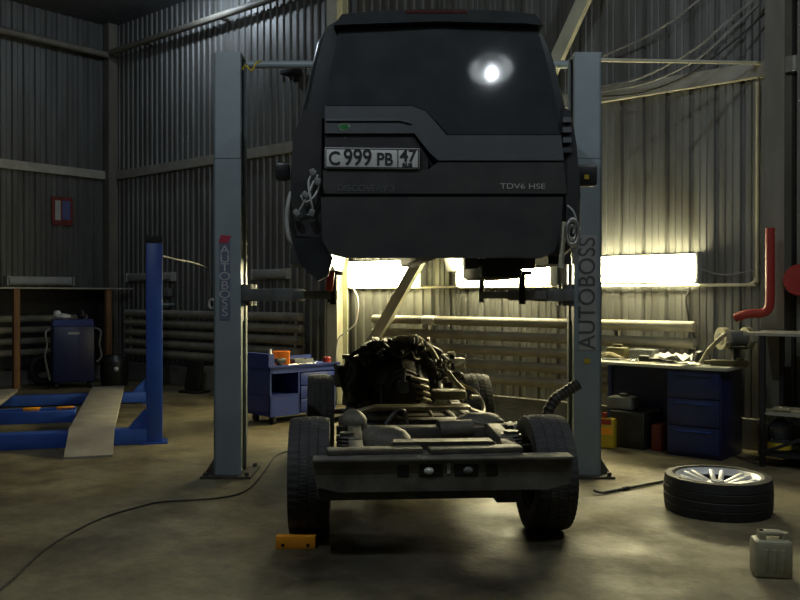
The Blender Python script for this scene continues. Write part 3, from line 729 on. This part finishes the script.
mb = MB(); mb.box((ex_-.42, ey-.1, .84), (.12, .2, .26), Matrix.Rotation(.3, 3, 'Y'), .03); mb.ball((ex_-.38, ey-.2, .62), .10, (1, 1, 1.3), jit=.012); mb.path([(ex_-.48, ey-.3, .98), (ex_-.40, ey-.32, .86), (ex_-.46, ey-.3, .70), (ex_-.38, ey-.34, .56)], .028); mb.path([(ex_-.30, ey-.3, 1.05), (ex_-.44, ey-.3, 1.0), (ex_-.5, ey-.25, .88)], .02)
mb.build('exhaust_manifold', M_OILY, en)
# front suspension towers
for s in (-1, 1):
    mb = MB(); mb.tube((s*.50, WB, .45), (s*.47, WB, .92), .05); mb.tube((s*.47, WB, .90), (s*.47, WB, .94), .08)
    mb.bar((s*.44, WB-.15, .70), (s*.64, WB, .72), .05, .05); mb.bar((s*.44, WB+.1, .36), (s*.66, WB, .30), .10, .05); mb.tube((s*.2, WB, .42), (s*.68, WB, .38), .026); mb.tube((s*.64, WB, .38), (s*.69, WB, .38), .11)
    mb.build('front_strut', M_OILY, ch)
mb = MB(); mb.box((.52, WB-.35, .88), (.16, .12, .10), bev=.02); mb.box((.47, WB-.4, .96), (.07, .07, .06), bev=.01); mb.path([(.40, WB-.4, .9), (.50, WB-.42, .86), (.60, WB-.4, .90)], .018); mb.build('reservoir', M_ALU, ch)
mb = MB(); mb.box((-.55, WB-.5, .78), (.14, .14, .2), bev=.03); mb.path([(-.62, WB-.6, .9), (-.56, WB-.62, .74), (-.5, WB-.6, .58)], .016); mb.build('brake_servo', M_OILY, ch)
# loose black hose draped by the right post
solo('corrugated_hose', MB().path([at(578, 384, 6.93), at(566, 392, 6.9), at(553, 402, 6.85), at(546, 420, 6.8), at(545, 442, 6.75), Vector((1.10, 6.78, .03)), Vector((1.02, 6.5, .03))], lambda f: .045+.004*math.sin(f*140), 12, sub=22), M_OILY, 'thick black corrugated hose draped from the right lift post to the floor', 'hose')

# ------------------------------------------------------------------ floor items in front
w = thing('loose_wheel', 'loose black tyre on a spoked alloy rim lying flat on the floor at right', 'wheel', (2.245, 6.07, TW/2*.94+.004), .35)
o = link('tyre', TMD, w); o.scale = (.985, .985, 1)
o = link('rim', RMM, w); o.scale = (1.2, 1.2, 1.12)
MB().lathe([(.0, .084), (.04, .084), (.046, .075), (.046, .05)], seg=20).build('centre_cap', M_GREYBOX, w)
MB().lathe([(.0, -.10), (.242, -.10), (.242, .075), (.231, .078), (.228, -.02), (.17, .0), (.0, .01)], seg=36).build('spoke_gap_shade', M_BLACK, w)  # black liner added as shade between the spokes
p = fl(772, 576)
e = thing('jerrycan', 'cloudy pale plastic jerrycan with handle standing at the bottom right corner', 'canister', p, -.15); e.scale = (.9, .9, .93)
mb = MB(); mb.bx(-.108, .108, -.07, .09, 0, .215, bev=.022); mb.bx(-.075, -.035, -.03, .05, .205, .26, bev=.008); mb.bx(-.075, .06, -.025, .045, .235, .26, bev=.008)
for x in (-.05, .0, .05): mb.bx(x-.012, x+.012, -.074, -.06, .04, .17, bev=.004)
mb.build('body', M_CAN, e)
mb = MB(); mb.tube((.07, .0, .21), (.07, .0, .255), .026); mb.build('cap', M_CAN, e)
p = fl(296, 547.5)
e = thing('orange_block', 'small orange block with two dark holes on the floor by the left rear tyre', 'block', (p.x, p.y-.01, 0), .0)
MB().bx(-.118, .118, -.03, .03, 0, .075, bev=.004).build('body', M_ORANGE, e)
for s in (-1, 1): MB().tube((s*.075-.0, -.0315, .022), (s*.075, -.02, .022), .011).build('hole', M_BLACK, e)
solo('floor_cable', MB().path([fl(-25, 604, .008), fl(5, 586, .008), fl(50, 546, .008), fl(100, 519, .008), fl(143, 506, .008), fl(163, 502, .008), fl(220, 498, .008), fl(247, 490, .008), fl(264, 472, .008), fl(276, 456, .008), fl(292, 450, .008)], .0065), M_CABLEFL, 'thin black cable snaking over the floor from bottom left to the left post', 'cable')
a, b = fl(603, 493, .014), fl(672, 480, .014)
e = thing('pry_bar', 'thin dark bar lying on the floor beside the loose wheel', 'bar', a)
MB().tube((0, 0, 0), b-a, .011).build('shaft', M_OILY, e); MB().path([(0, 0, 0), (-.03, .0, .005), (-.06, .03, .012)], .010).build('hooked_end', M_OILY, e)
MB().tube((b-a)*.28, (b-a)*.36, .016).build('collar', M_BLACK, e)

# ------------------------------------------------------------------ blue four-post lift on the left
A2 = math.radians(16.5); ad = Vector((-math.sin(A2), math.cos(A2), 0)); bd_ = Vector((-math.cos(A2), -math.sin(A2), 0))
pf = Vector((-2.535, 8.87, 0)); e = thing('runway_lift', 'blue four-post runway lift with a pale ramp on the left side of the floor', 'vehicle lift', pf, A2)
# local: +y along the runways, -x to the left
GAP = 3.42
for y in (0, GAP):
    MB().bx(-.08, .08, -.08, .08, .0, 2.05, bev=.006).build('post', M_BLUE, e)if y == 0 else MB().bx(-.08, .08, y-.08, y+.08, 0, 2.05, bev=.006).build('post', M_BLUE, e)
    MB().bx(-.082, .082, y-.082, y+.082, 2.05, 2.13, bev=.004).build('post_cap', M_BLACK, e)
    mb = MB(); mb.bx(-3.2, -.08, y-.09, y+.09, .0 if y == 0 else .02, .155, bev=.006); mb.build('crossbeam', M_BLUE, e)
    MB().prism([(-.08, .155), (-.26, .155), (-.21, .22), (-.10, .34), (-.08, .34)], y-.06, y+.06).build('gusset', M_BLUE, e)
    MB().bx(-.13, .13, y-.13, y+.13, 0, .016).build('foot_plate', M_BLUE, e)
for xo in (-.60, -2.02):
    mb = MB(); mb.bx(xo-.215, xo+.215, -.10, GAP+.45, .158, .205, bev=.006); 
    o = mb.build('runway', M_DECK, e)
    mb = MB()
    v = [mb.bm.verts.new(q) for q in ((xo-.215, -.10, .205), (xo+.215, -.10, .205), (xo+.215, -.72, .02), (xo-.215, -.72, .02), (xo-.215, -.10, .175), (xo+.215, -.10, .175), (xo+.215, -.72, .0), (xo-.215, -.72, .0))]
    for f in ((0, 1, 2, 3), (7, 6, 5, 4), (0, 4, 5, 1), (1, 5, 6, 2), (2, 6, 7, 3), (3, 7, 4, 0)): mb.bm.faces.new([v[i] for i in f])
    mb.build('ramp', M_DECK, e)
mb = MB(); mb.bx(-1.75, -.84, 1.0, 1.18, .10, .235, bev=.01); mb.bx(-1.75, -.84, 1.04, 1.14, .235, .26)
j = mb.build('jack_beam', M_BLUE, e)
for x in (-1.30, -.95): MB().bx(x-.09, x+.09, 1.04, 1.14, .235, .268, bev=.004).build('jack_pad', M_ORANGE, j)
solo('post_cable', MB().path([at(163, 256, 8.85), at(180, 260, 9.5), at(195, 263, 10.5), rw(rpx(208, d=.1)[0], .1, 1.95), rw(rpx(208, d=.05)[0], .05, 1.85), rw(rpx(208, d=.05)[0], .05, 1.2)], .009), M_CABLEG, 'thin grey cable strung from the blue post top to the rear wall', 'cable')

# ------------------------------------------------------------------ left wall: rack, blue machine, poster
dR = .85
tL = lpx(16, d=dR)[0]; tRr = lpx(108, d=dR)[0]
e = thing('timber_rack', 'brown timber rack with a thin top shelf standing along the left wall', 'rack', lw(0, dR, 0), LA)
H = 1.62
for t in (tL, tRr):
    MB().bx(-t-.05, -t+.05, -.04, .04, 0, H, bev=.004).build('post', M_WOOD, e)
MB().bx(-tL-1.3, -tRr+.45, -.06, .68, H, H+.025).build('shelf', M_GIRT, e)
MB().bx(-tL-1.3, -tRr+.4, .62, .66, .30, H).build('shade_board', M_BLACK, e)  # black sheet added for the shade below the shelf
p = fl(70, 388)
e = thing('equipment_cabinet', 'dark blue workshop equipment cabinet with hoses inside the timber rack', 'cabinet', (p.x, p.y+.1, 0), .45)
MB().bx(-.32, .32, -.25, .25, .10, 1.02, bev=.03).build('body', M_NAVY, e)
MB().prism([(-.32, 1.02), (.32, 1.02), (.30, 1.12), (-.30, 1.12)], -.22, .25).build('control_panel', M_BLUEDK, e)
MB().bx(-.09, .09, -.256, -.245, .88, .92).build('nameplate', M_GREYBOX, e)
for s in (-1, 1):
    MB().path([(s*.33, -.15, .98), (s*.42, -.2, .92), (s*.40, -.2, .72), (s*.43, -.2, .52), (s*.36, -.2, .42 if s > 0 else .15)], .018).build('hose', M_ARM, e)
    for y in (-.18, .18): MB().tube((s*.26-.02, y, .05), (s*.26+.02, y, .05), .05).build('castor', M_BLACK, e)
mb = MB(); mb.ball((-.05, 0, .03), .10, (1.4, 1, .45), jit=.012); mb.ball((-.14, 0, .06), .06, (1, 1, 1.1), jit=.012)
solo('rag', mb, M_WHITE, 'crumpled white rag on top of the dark blue equipment cabinet', 'rag', (p.x-.10, p.y+.08, 1.14), 0)
mb = MB(); mb.ball((0, 0, .075), .075, (1, .8, 1)); mb.box((.0, -.05, .12), (.06, .05, .06), bev=.01)
solo('gauge', mb, M_BLACKPL, 'small black gauge beside the white rag on the blue cabinet', 'gauge', (p.x+.15, p.y+.1, 1.121))
q = fl(38, 387)
mb = MB(); mb.torus((0, 0, .27), .21, .065, 'Y', 28, 10)
o = solo('old_tyre', mb, M_RUBBERD, 'old black tyre standing upright left of the dark blue cabinet', 'tyre', (q.x, q.y+.25, 0), .6)
mb = MB(); mb.lathe([(.0, 0), (.2, 0), (.23, .2), (.22, .42), (.14, .52), (.0, .54)], seg=24); 
q = fl(110, 387); e = thing('oil_drum', 'black lidded drum with a pale cap right of the dark blue cabinet', 'drum', (q.x+.02, q.y+.15, 0))
mb.build('body', M_BLACKPL, e); MB().ball((.10, -.21, .30), .04).build('cap', M_WHITE, e)
# poster on the left wall
t0_, z1_ = lpx(51, 196); t1_, z0_ = lpx(72, 226)
e = thing('wall_poster', 'red-bordered notice with white and blue panels on the left wall', 'poster', lw((t0_+t1_)/2, .0, (z0_+z1_)/2), LA)
pw_, ph_ = abs(t0_-t1_), z1_-z0_
MB().bx(-pw_/2, pw_/2, -.03, 0, -ph_/2, ph_/2).build('board', M_REDDK, e)
MB().bx(-pw_*.34, -pw_*.08, -.034, -.028, -ph_*.33, ph_*.36).build('white_panel', M_GREYBOX, e)
MB().bx(.0, pw_*.38, -.034, -.028, -ph_*.3, ph_*.36).build('blue_panel', M_POSTERBLUE, e)
# small things on the rear wall left section
t_, z_ = rpx(168, 338, .12); _, zt_ = rpx(168, 303, .12)
mb = MB()
mb.prism([(-.09, 0), (.07, .03), (.09, zt_-z_-.05), (.05, zt_-z_), (-.04, zt_-z_), (-.08, zt_-z_-.06)], -.24, -.18); mb.bx(-.03, .03, -.2, .115, zt_-z_-.04, zt_-z_)
solo('hanging_cloth', mb, M_TEAL, 'pale teal cloth hanging on the rear wall just right of the blue post', 'cloth', rw(t_, .12, z_), RA)
t_, z_ = rpx(170, 293); solo('junction_box', MB().bx(-.12, .10, -.10, 0, -.06, .09, bev=.008), M_ARM, 'small grey junction box on the rear wall above the teal cloth', 'box', rw(t_, 0, z_), RA)
t_, z_ = rpx(212, 304, .1); solo('ring_hook', MB().torus((0, -.05, 0), .075, .022, 'Y'), M_WHITE, 'small white ring hanging on the rear wall beside the left grey post', 'ring', rw(t_, .05, z_), RA)
q = fl(191, 394); e = thing('padded_seat', 'black padded seat leaning at the rear wall foot beside the left grey post', 'seat', (q.x, q.y+.15, 0), -.5)
MB().box((0, .02, .27), (.30, .08, .46), Matrix.Rotation(-.2, 3, 'X'), .03).build('cushion', M_BLACKPL, e); MB().bx(-.2, .2, -.12, .16, 0, .04, bev=.01).build('base', M_BLACK, e)
q = fl(211, 391); solo('grey_crate', MB().bx(-.14, .14, -.12, .12, 0, .38, bev=.01).bx(-.10, .10, -.125, -.11, .05, .33), M_PIPEDK, 'dull grey crate on the floor hidden partly by the left grey post', 'crate', (q.x, q.y+.2, 0), RA)

# ------------------------------------------------------------------ blue tool trolley behind the left post
tc = fl(270, 426); A3 = math.radians(42)
e = thing('tool_trolley', 'blue steel tool trolley with an open bay behind the left grey lift post', 'trolley', (tc.x, tc.y, 0), A3)
W_, D_ = .95, .50; tz = .66
mb = MB(); mb.bx(0, W_, .02, D_, .10, .14); mb.bx(0, W_, D_-.02, D_, .10, tz); mb.bx(0, .02, 0, D_, .10, tz); mb.bx(W_-.02, W_, 0, D_, .1, tz)
mb.bx(.40, .42, 0, D_, .1, tz); mb.bx(0, .42, 0, .02, .10, .34); mb.bx(0, W_, 0, .02, tz-.06, tz); mb.bx(0, .42, 0, D_, .33, .35)
mb.build('cabinet', M_BLUEDK, e)
for k in range(3):
    z = .13+.155*k; o = MB().bx(.43, W_-.025, -.008, .40, z, z+.145, bev=.004).build('drawer', M_BLUEDK, e)
    MB().bx(.55, .82, -.022, -.006, z+.10, z+.118, bev=.003).build('handle', M_ARM, o)
mb = MB(); mb.bx(-.02, W_+.06, -.03, D_+.03, tz, tz+.018); mb.bx(-.02, W_+.06, -.03, -.02, tz, tz+.035); mb.build('worktop', M_BLUEDK, e)
mb = MB(); mb.bx(-.02, .06, .0, D_+.02, tz+.018, tz+.17); mb.bx(.0, W_, D_-.01, D_+.02, tz+.018, tz+.10); mb.build('backboard', M_BLUEDK, e)
for x in (.08, W_-.08):
    for y in (.07, D_-.07): MB().tube((x-.02, y, .05), (x+.02, y, .05), .05).build('castor', M_BLACK, e)
TM_ = Matrix.Translation(e.location) @ Matrix.Rotation(A3, 4, 'Z')
def on_tr(x, y, z=tz+.019): return TM_ @ Vector((x, y, z))
solo('orange_carton', MB().bx(-.10, .10, -.06, .06, 0, .16, bev=.004), M_ORANGEBOX, 'bright orange carton on the blue tool trolley', 'box', on_tr(.36, .30), .1)
mb = MB(); mb.lathe([(0, 0), (.035, 0), (.035, .12), (.015, .15), (.015, .19), (0, .19)], seg=16); solo('spray_bottle', mb, M_WHITE, 'small white bottle left of the orange carton on the trolley', 'bottle', on_tr(.20, .30))
solo('black_drill', MB().box((0, 0, .06), (.14, .06, .06), bev=.015).bx(-.03, .02, -.03, .03, 0, .06, bev=.01), M_BLACKPL, 'black power tool in front of the orange carton on the trolley', 'tool', on_tr(.22, .12), A3)
for k, (x, y, a, L) in enumerate(((.40, .08, .1, .20), (.58, .12, -.2, .24), (.72, .2, .3, .2))):
    e2 = MB(); e2.bar((-L/2, 0, .008), (L/2, 0, .008), .022, .012, bev=.003); e2.torus((L/2, 0, .008), .018, .007, 'Z', 14, 6); e2.torus((-L/2, 0, .008), .014, .006, 'Z', 14, 6)
    solo('spanner', e2, M_CHROME, ['shiny spanner nearest the orange carton on the trolley top', 'shiny spanner in the middle of the trolley top', 'shiny spanner at the right end of the trolley top'][k], 'spanner', on_tr(x, y), A3+a, 'spanners on the blue trolley')
solo('parts_tray', MB().bx(-.14, .14, -.09, .09, 0, .012).bx(-.14, .14, -.09, -.08, 0, .05).bx(-.14, .14, .08, .09, 0, .05).bx(-.14, -.13, -.09, .09, 0, .05).bx(.13, .14, -.09, .09, 0, .05), M_ARM, 'grey metal parts tray at the back of the blue trolley', 'tray', on_tr(.68, .36), A3)
solo('red_tin', MB().lathe([(0, 0), (.05, 0), (.05, .07), (.045, .075), (0, .075)], seg=18), M_RED, 'small red tin at the right end of the blue trolley', 'tin', on_tr(.90, .1))

# ------------------------------------------------------------------ workbench on the right
dD = .87
def onw(t, d, z): return rw(t, d, z)
DT = .855
t0 = 10.22; t1 = 11.66
e = thing('worktop', 'pale worktop slab along the rear wall right of the right lift post', 'workbench', rw(t0, 0, 0), RA)
MB().bx(0, t1-t0+.02, -dD-.02, -.30, DT-.03, DT, bev=.004).build('top', M_TOP, e)
for x in (.04,):
    for y in (-dD+.04, -.34): MB().bx(x-.02, x+.02, y-.02, y+.02, 0, DT-.03).build('leg', M_BLUEDK, e)
MB().bx(.02, .86, -.34, -.31, .2, DT-.03).build('back_panel', M_NAVY, e)
c0 = 11.11-.01; c1 = 11.62
e = thing('drawer_cabinet', 'dark blue three-drawer steel cabinet under the right end of the worktop', 'cabinet', rw(c0, 0, 0), RA)
MB().bx(0, c1-c0, -dD+.02, -.31, .0, DT-.031, bev=.006).build('body', M_NAVY, e)
for z0_, z1_ in ((.56, .80), (.30, .545), (.04, .285)):
    o = MB().bx(.015, c1-c0-.015, -dD, -dD+.03, z0_, z1_, bev=.005).build('drawer', M_BLUEMID, e)
    MB().bx(.09, c1-c0-.09, -dD-.012, -dD+.005, z1_-.045, z1_-.03, bev=.003).build('handle', M_BLUE if z0_ < .5 else M_NAVY, o)
def desk(name, mb, m, label, cat, px, d, rz=0.0, z=DT+.001, group=None):
    return solo(name, mb, m, label, cat, rw(rpx(px, d=d)[0], d, z), RA+rz, group)
def sheet(w, h, z=.004, wv=.02):
    mb = MB(); n = 6
    v = [[mb.bm.verts.new((w*(i/n-.5), h*(j/n-.5), z+wv*(math.sin(i*1.3+j*.7)**2*.6+.4*math.sin(j*1.9-i*.5)**2))) for j in range(n+1)] for i in range(n+1)]
    u = [[mb.bm.verts.new((w*(i/n-.5), h*(j/n-.5), z-.003+wv*(math.sin(i*1.3+j*.7)**2*.6+.4*math.sin(j*1.9-i*.5)**2))) for j in range(n+1)] for i in range(n+1)]
    for i in range(n):
        for j in range(n):
            mb.bm.faces.new((v[i][j], v[i+1][j], v[i+1][j+1], v[i][j+1])); mb.bm.faces.new((u[i][j+1], u[i+1][j+1], u[i+1][j], u[i][j]))
    for A, B in ((v, u),):
        for i in range(n):
            mb.bm.faces.new((A[i][0], B[i][0], B[i+1][0], A[i+1][0])); mb.bm.faces.new((A[i+1][n], B[i+1][n], B[i][n], A[i][n]))
            mb.bm.faces.new((A[0][i+1], B[0][i+1], B[0][i], A[0][i])); mb.bm.faces.new((A[n][i], B[n][i], B[n][i+1], A[n][i+1]))
    return mb
desk('paper_sheet', sheet(.34, .30, .004, .10), M_PAPER, 'crumpled white paper sheet in the middle of the pale worktop', 'paper', 674, .52, .2)
desk('paper_sheet', sheet(.20, .16, .006, .03), M_PAPER, 'smaller white paper lying left of the black mug on the worktop', 'paper', 690, .78, -.3)
mb = MB(); mb.lathe([(0, 0), (.05, 0), (.06, .03), (.062, .07), (.05, .11), (.03, .125), (0, .128)], seg=20); mb.torus((.06, 0, .06), .03, .008, 'Y', 16, 6)
desk('black_mug', mb, M_BLACKPL, 'rounded black pot right of the white papers on the worktop', 'pot', 701, .50)
mb = MB(); mb.bar((-.17, 0, .03), (.17, 0, .03), .06, .055, bev=.015); mb.tube((-.22, 0, .03), (-.17, 0, .03), .022); mb.box((.1, 0, .065), (.06, .04, .03), bev=.006)
desk('olive_grinder', mb, M_OLIVE, 'olive hand tool at the right end of the worktop', 'tool', 729, .64, .35)
mb = MB(); mb.bx(-.13, .13, -.08, .08, 0, .11, bev=.008); mb.bx(-.06, .06, -.09, -.07, .07, .09)
desk('grey_toolbox', mb, M_ARM, 'low grey box at the back of the worktop behind the tools', 'box', 644, .42)
mb = MB(); mb.bx(-.11, .11, -.07, .07, 0, .12, bev=.02); mb.bx(-.05, .05, -.02, .02, .12, .15, bev=.005)
desk('olive_case', mb, M_OLIVE, 'olive case at the back of the worktop near the right lift post', 'case', 618, .42)
mb = MB(); mb.path([(-.14, 0, .02), (-.05, .05, .05), (.05, -.03, .06), (.12, .04, .02), (.16, 0, .02)], .018)
desk('coiled_hose', mb, M_ALU, 'short yellowish hose piece on the worktop beside the right lift post', 'hose', 608, .58)
for k, (px, d, a) in enumerate(((612, .70, .1), (628, .74, -.25), (638, .62, .3))):
    mb = MB(); L = .2; mb.bar((-L/2, 0, .012), (L/2, 0, .012), .03, .02, bev=.004); mb.torus((L/2+.01, 0, .012), .022, .009, 'Z', 14, 6)
    desk('spanner', mb, M_CHROME if k else M_ARM, ['dull spanner on the worktop edge nearest the right lift post', 'bright spanner on the front edge of the worktop', 'bright spanner just left of the black pliers'][k], 'spanner', px, d, a, group='spanners on the worktop')
mb = MB(); mb.bar((-.16, 0, .03), (.05, .02, .03), .05, .04, bev=.01); mb.bar((.05, .02, .03), (.17, .03, .02), .02, .018, bev=.004); mb.box((-.10, 0, .05), (.10, .07, .04), bev=.012)
desk('black_drill', mb, M_BLACKPL, 'black hand drill lying on the worktop left of the white papers', 'drill', 655, .74, .1)
# bench grinder on a pedestal
e = thing('bench_grinder', 'pale-guarded bench grinder on a black pedestal at the right end of the worktop', 'grinder', rw(rpx(735, d=.42)[0], .42, DT+.001), RA+.9)
MB().bx(-.10, .10, -.08, .08, 0, .015).bx(-.03, .03, -.03, .03, .015, .15).bx(-.09, .09, -.07, .07, .15, .17).build('pedestal', M_BLACK, e)
MB().tube((-.10, 0, .25), (.10, 0, .25), .075).build('motor', M_ARM, e)
for s in (-1, 1):
    o = MB().tube((s*.10, 0, .25), (s*.155, 0, .25), .105, seg=28).build('guard', M_CAN, e)
    MB().tube((s*.155, 0, .25), (s*.162, 0, .25), .055, seg=20).build('guard_cap', M_ARM, o)
    MB().bar((s*.13, -.14, .22), (s*.13, -.08, .22), .05, .012).build('tool_rest', M_ARM, o)
MB().path([(-.16, -.1, .3), (-.26, -.14, .24), (-.34, -.1, .14), (-.40, -.08, .03)], .020).build('coolant_spout', M_ALU, e)
# things under the worktop
e = thing('oil_bottle', 'yellow and orange oil bottle on the floor under the left end of the worktop', 'bottle', fl(610, 450) + Vector((0, .1, 0)), -.5)
MB().bx(-.085, .085, -.05, .05, 0, .30, bev=.025).build('body', M_YELLOW, e); MB().bx(-.07, .06, -.053, -.045, .14, .21).build('label', M_ORANGE, e)
MB().bx(-.07, .05, -.053, -.045, .24, .29).build('upper_label', M_RED, e)
MB().tube((-.03, 0, .29), (-.03, 0, .35), .025).build('cap', M_RED, e)
def under(name, mb, m, label, cat, px, d, z=0.0, rz=0.0): return solo(name, mb, m, label, cat, rw(rpx(px, d=d)[0], d, z), RA+rz)
under('black_crate', MB().bx(-.20, .17, -.22, .22, 0, .36, bev=.01).bx(-.16, .14, -.225, -.21, .08, .30), M_BLACKPL, 'large black crate on the floor under the worktop', 'crate', 638, .58)
under('grey_canister', MB().bx(-.15, .13, -.10, .10, 0, .13, bev=.03).bx(-.04, .04, -.03, .03, .13, .16, bev=.01), M_ARM, 'grey canister lying on the black crate under the worktop', 'canister', 624, .62, .362)
under('red_box', MB().bx(-.055, .05, -.10, .10, 0, .26, bev=.008).bx(-.03, .03, -.104, -.095, .10, .2), M_REDDK, 'dull red box beside the dark blue drawer cabinet under the worktop', 'box', 661, .66)

# ------------------------------------------------------------------ rack, pipe and reel at the far right
rt = 11.98
e = thing('steel_stand', 'black steel stand with two shelves by the right column', 'stand', rw(rt, 0, 0), RA)
SW, SD0, SD1, SH = .72, -.85, -.30, 1.16
for x in (0, SW):
    for y in (SD0, SD1): MB().bx(x-.02, x+.02, y-.02, y+.02, 0, SH).build('leg', M_BLACK, e)
MB().bx(-.16, SW+.1, SD0-.03, SD1+.03, SH, SH+.025).build('top_shelf', M_DECK if False else M_PIPEDK, e)
MB().bx(-.02, SW+.02, SD0, SD1, .46, .48).build('middle_shelf', M_PIPEDK, e)
MB().bx(-.02, SW+.02, SD0, SD1, .10, .12).build('bottom_shelf', M_BLACK, e)
mb = MB(); mb.bar((.0, SD0, .12), (SW, SD0, .46), .012, .03); mb.build('cross_tie', M_BLACK, e)
e2 = thing('fluid_jug', 'clear dark jug with a yellow label on the lowest shelf of the stand', 'jug', rw(rt+.10, .70, .121), RA)
MB().lathe([(0, 0), (.095, 0), (.10, .02), (.10, .10), (.092, .12), (.10, .14), (.10, .23), (.05, .28), (.03, .30), (0, .30)], seg=24).build('body', M_GLASS, e2)
MB().lathe([(.101, .03), (.1025, .03), (.1025, .09), (.101, .09)], seg=24, close=True).build('label', M_YELLOW, e2)
MB().tube((0, 0, .30), (0, 0, .325), .03).build('cap', M_BLACKPL, e2)
solo('vice', MB().bx(-.12, .12, -.10, .10, 0, .04).bx(-.10, .0, -.06, .06, .04, .24, bev=.015).bx(.03, .12, -.05, .05, .06, .22, bev=.01).tube((.0, 0, .12), (.22, 0, .12), .02), M_NAVY, 'dark blue vice on the middle shelf of the steel stand', 'vice', rw(rt+.52, .58, .482), RA)
solo('metal_strip', MB().bx(-.10, .26, -.03, .03, 0, .02).bx(-.04, .1, -.05, .05, .02, .04), M_ALU, 'pale metal offcut on the middle shelf of the stand', 'offcut', rw(rt+.10, .74, .482), RA+.2)
solo('brake_drum', MB().lathe([(0, 0), (.14, 0), (.15, .03), (.15, .14), (.13, .16), (0, .16)], seg=28), M_OILY, 'dark brake drum on the right part of the lowest stand shelf', 'drum', rw(rt+.5, .55, .121))
# red pipe
tp_, zt_ = rpx(770, 228, .5); _, zb_ = rpx(770, 312, .5); tl_, zl_ = rpx(733, 318, .5)
mb = MB(); mb.path([rw(tp_, .5, zt_), rw(tp_, .5, zt_-.3), rw(tp_, .5, zb_+.13), rw(tp_-.015, .5, zb_+.03), rw(tp_-.07, .5, zb_-.01), rw(tp_-.2, .5, zb_-.02), rw(tl_+.02, .5, zl_)], .042, 14)
e = solo('red_pipe', mb, M_RED, 'bent red pipe rising beside the right column', 'pipe')
MB().bar(rw(tl_+.1, .5, zl_), rw(tl_-.15, .52, zl_-.22), .03, .03).build('valve_lever', M_REDDK, e)
MB().tube(rw(tp_, .5, zt_), rw(tp_, .5, zt_+.015), .05).build('pipe_flange', M_RED, e)
MB().bar(rw(tp_, .5, zt_-.35), rw(tp_, .24, zt_-.35), .03, .03).build('bracket', M_BROWNPOST, e)
# red reel on the wall at the right edge
dq = .12
tt_, zz_ = rpx(802, 280, .2)
e = thing('hose_reel', 'round red reel on the wall at the right picture edge', 'reel', rw(tt_, .10, zz_), RA)
Mq = Matrix.Rotation(PI/2, 4, 'X')
MB().lathe([(.0, .0), (.14, .0), (.15, .02), (.14, .05), (.06, .055), (.06, .13), (.14, .135), (.15, .16), (.14, .19), (0, .19)], Mq, seg=32).build('drum', M_RED, e)
MB().torus((0, -.095, 0), .105, .035, 'Y').build('hose', M_REDDK, e)
MB().bx(-.05, .05, -.03, .03, -.06, .06).build('mount', M_BLACK, e)

# ------------------------------------------------------------------ camera, world, view

cam = bpy.data.cameras.new('camera'); co = bpy.data.objects.new('camera', cam); C.objects.link(co)
cam.sensor_width = 36; cam.lens = 36*F/800; cam.clip_start = .05; cam.clip_end = 100
co.location = (0, 0, EYE); co.rotation_euler = (PI/2-math.atan(5/F), 0, 0)
SC.camera = co
w = bpy.data.worlds.new('world'); SC.world = w; w.use_nodes = True
w.node_tree.nodes['Background'].inputs[0].default_value = (.5, .55, .6, 1); w.node_tree.nodes['Background'].inputs[1].default_value = .02
vs = SC.view_settings; vs.view_transform = 'Standard'; vs.look = 'None'; vs.gamma = 1; vs.exposure = 0.15; vs.use_curve_mapping = False

# turn the whole place so that its walls lie along the axes
bpy.context.view_layer.update()
RM = Matrix.Rotation(-RA, 4, 'Z')
for o in list(C.objects):
    if o.parent: continue
    if o.type == 'MESH' and o.matrix_world == Matrix():
        o.data.transform(RM)
    else:
        o.matrix_world = RM @ o.matrix_world
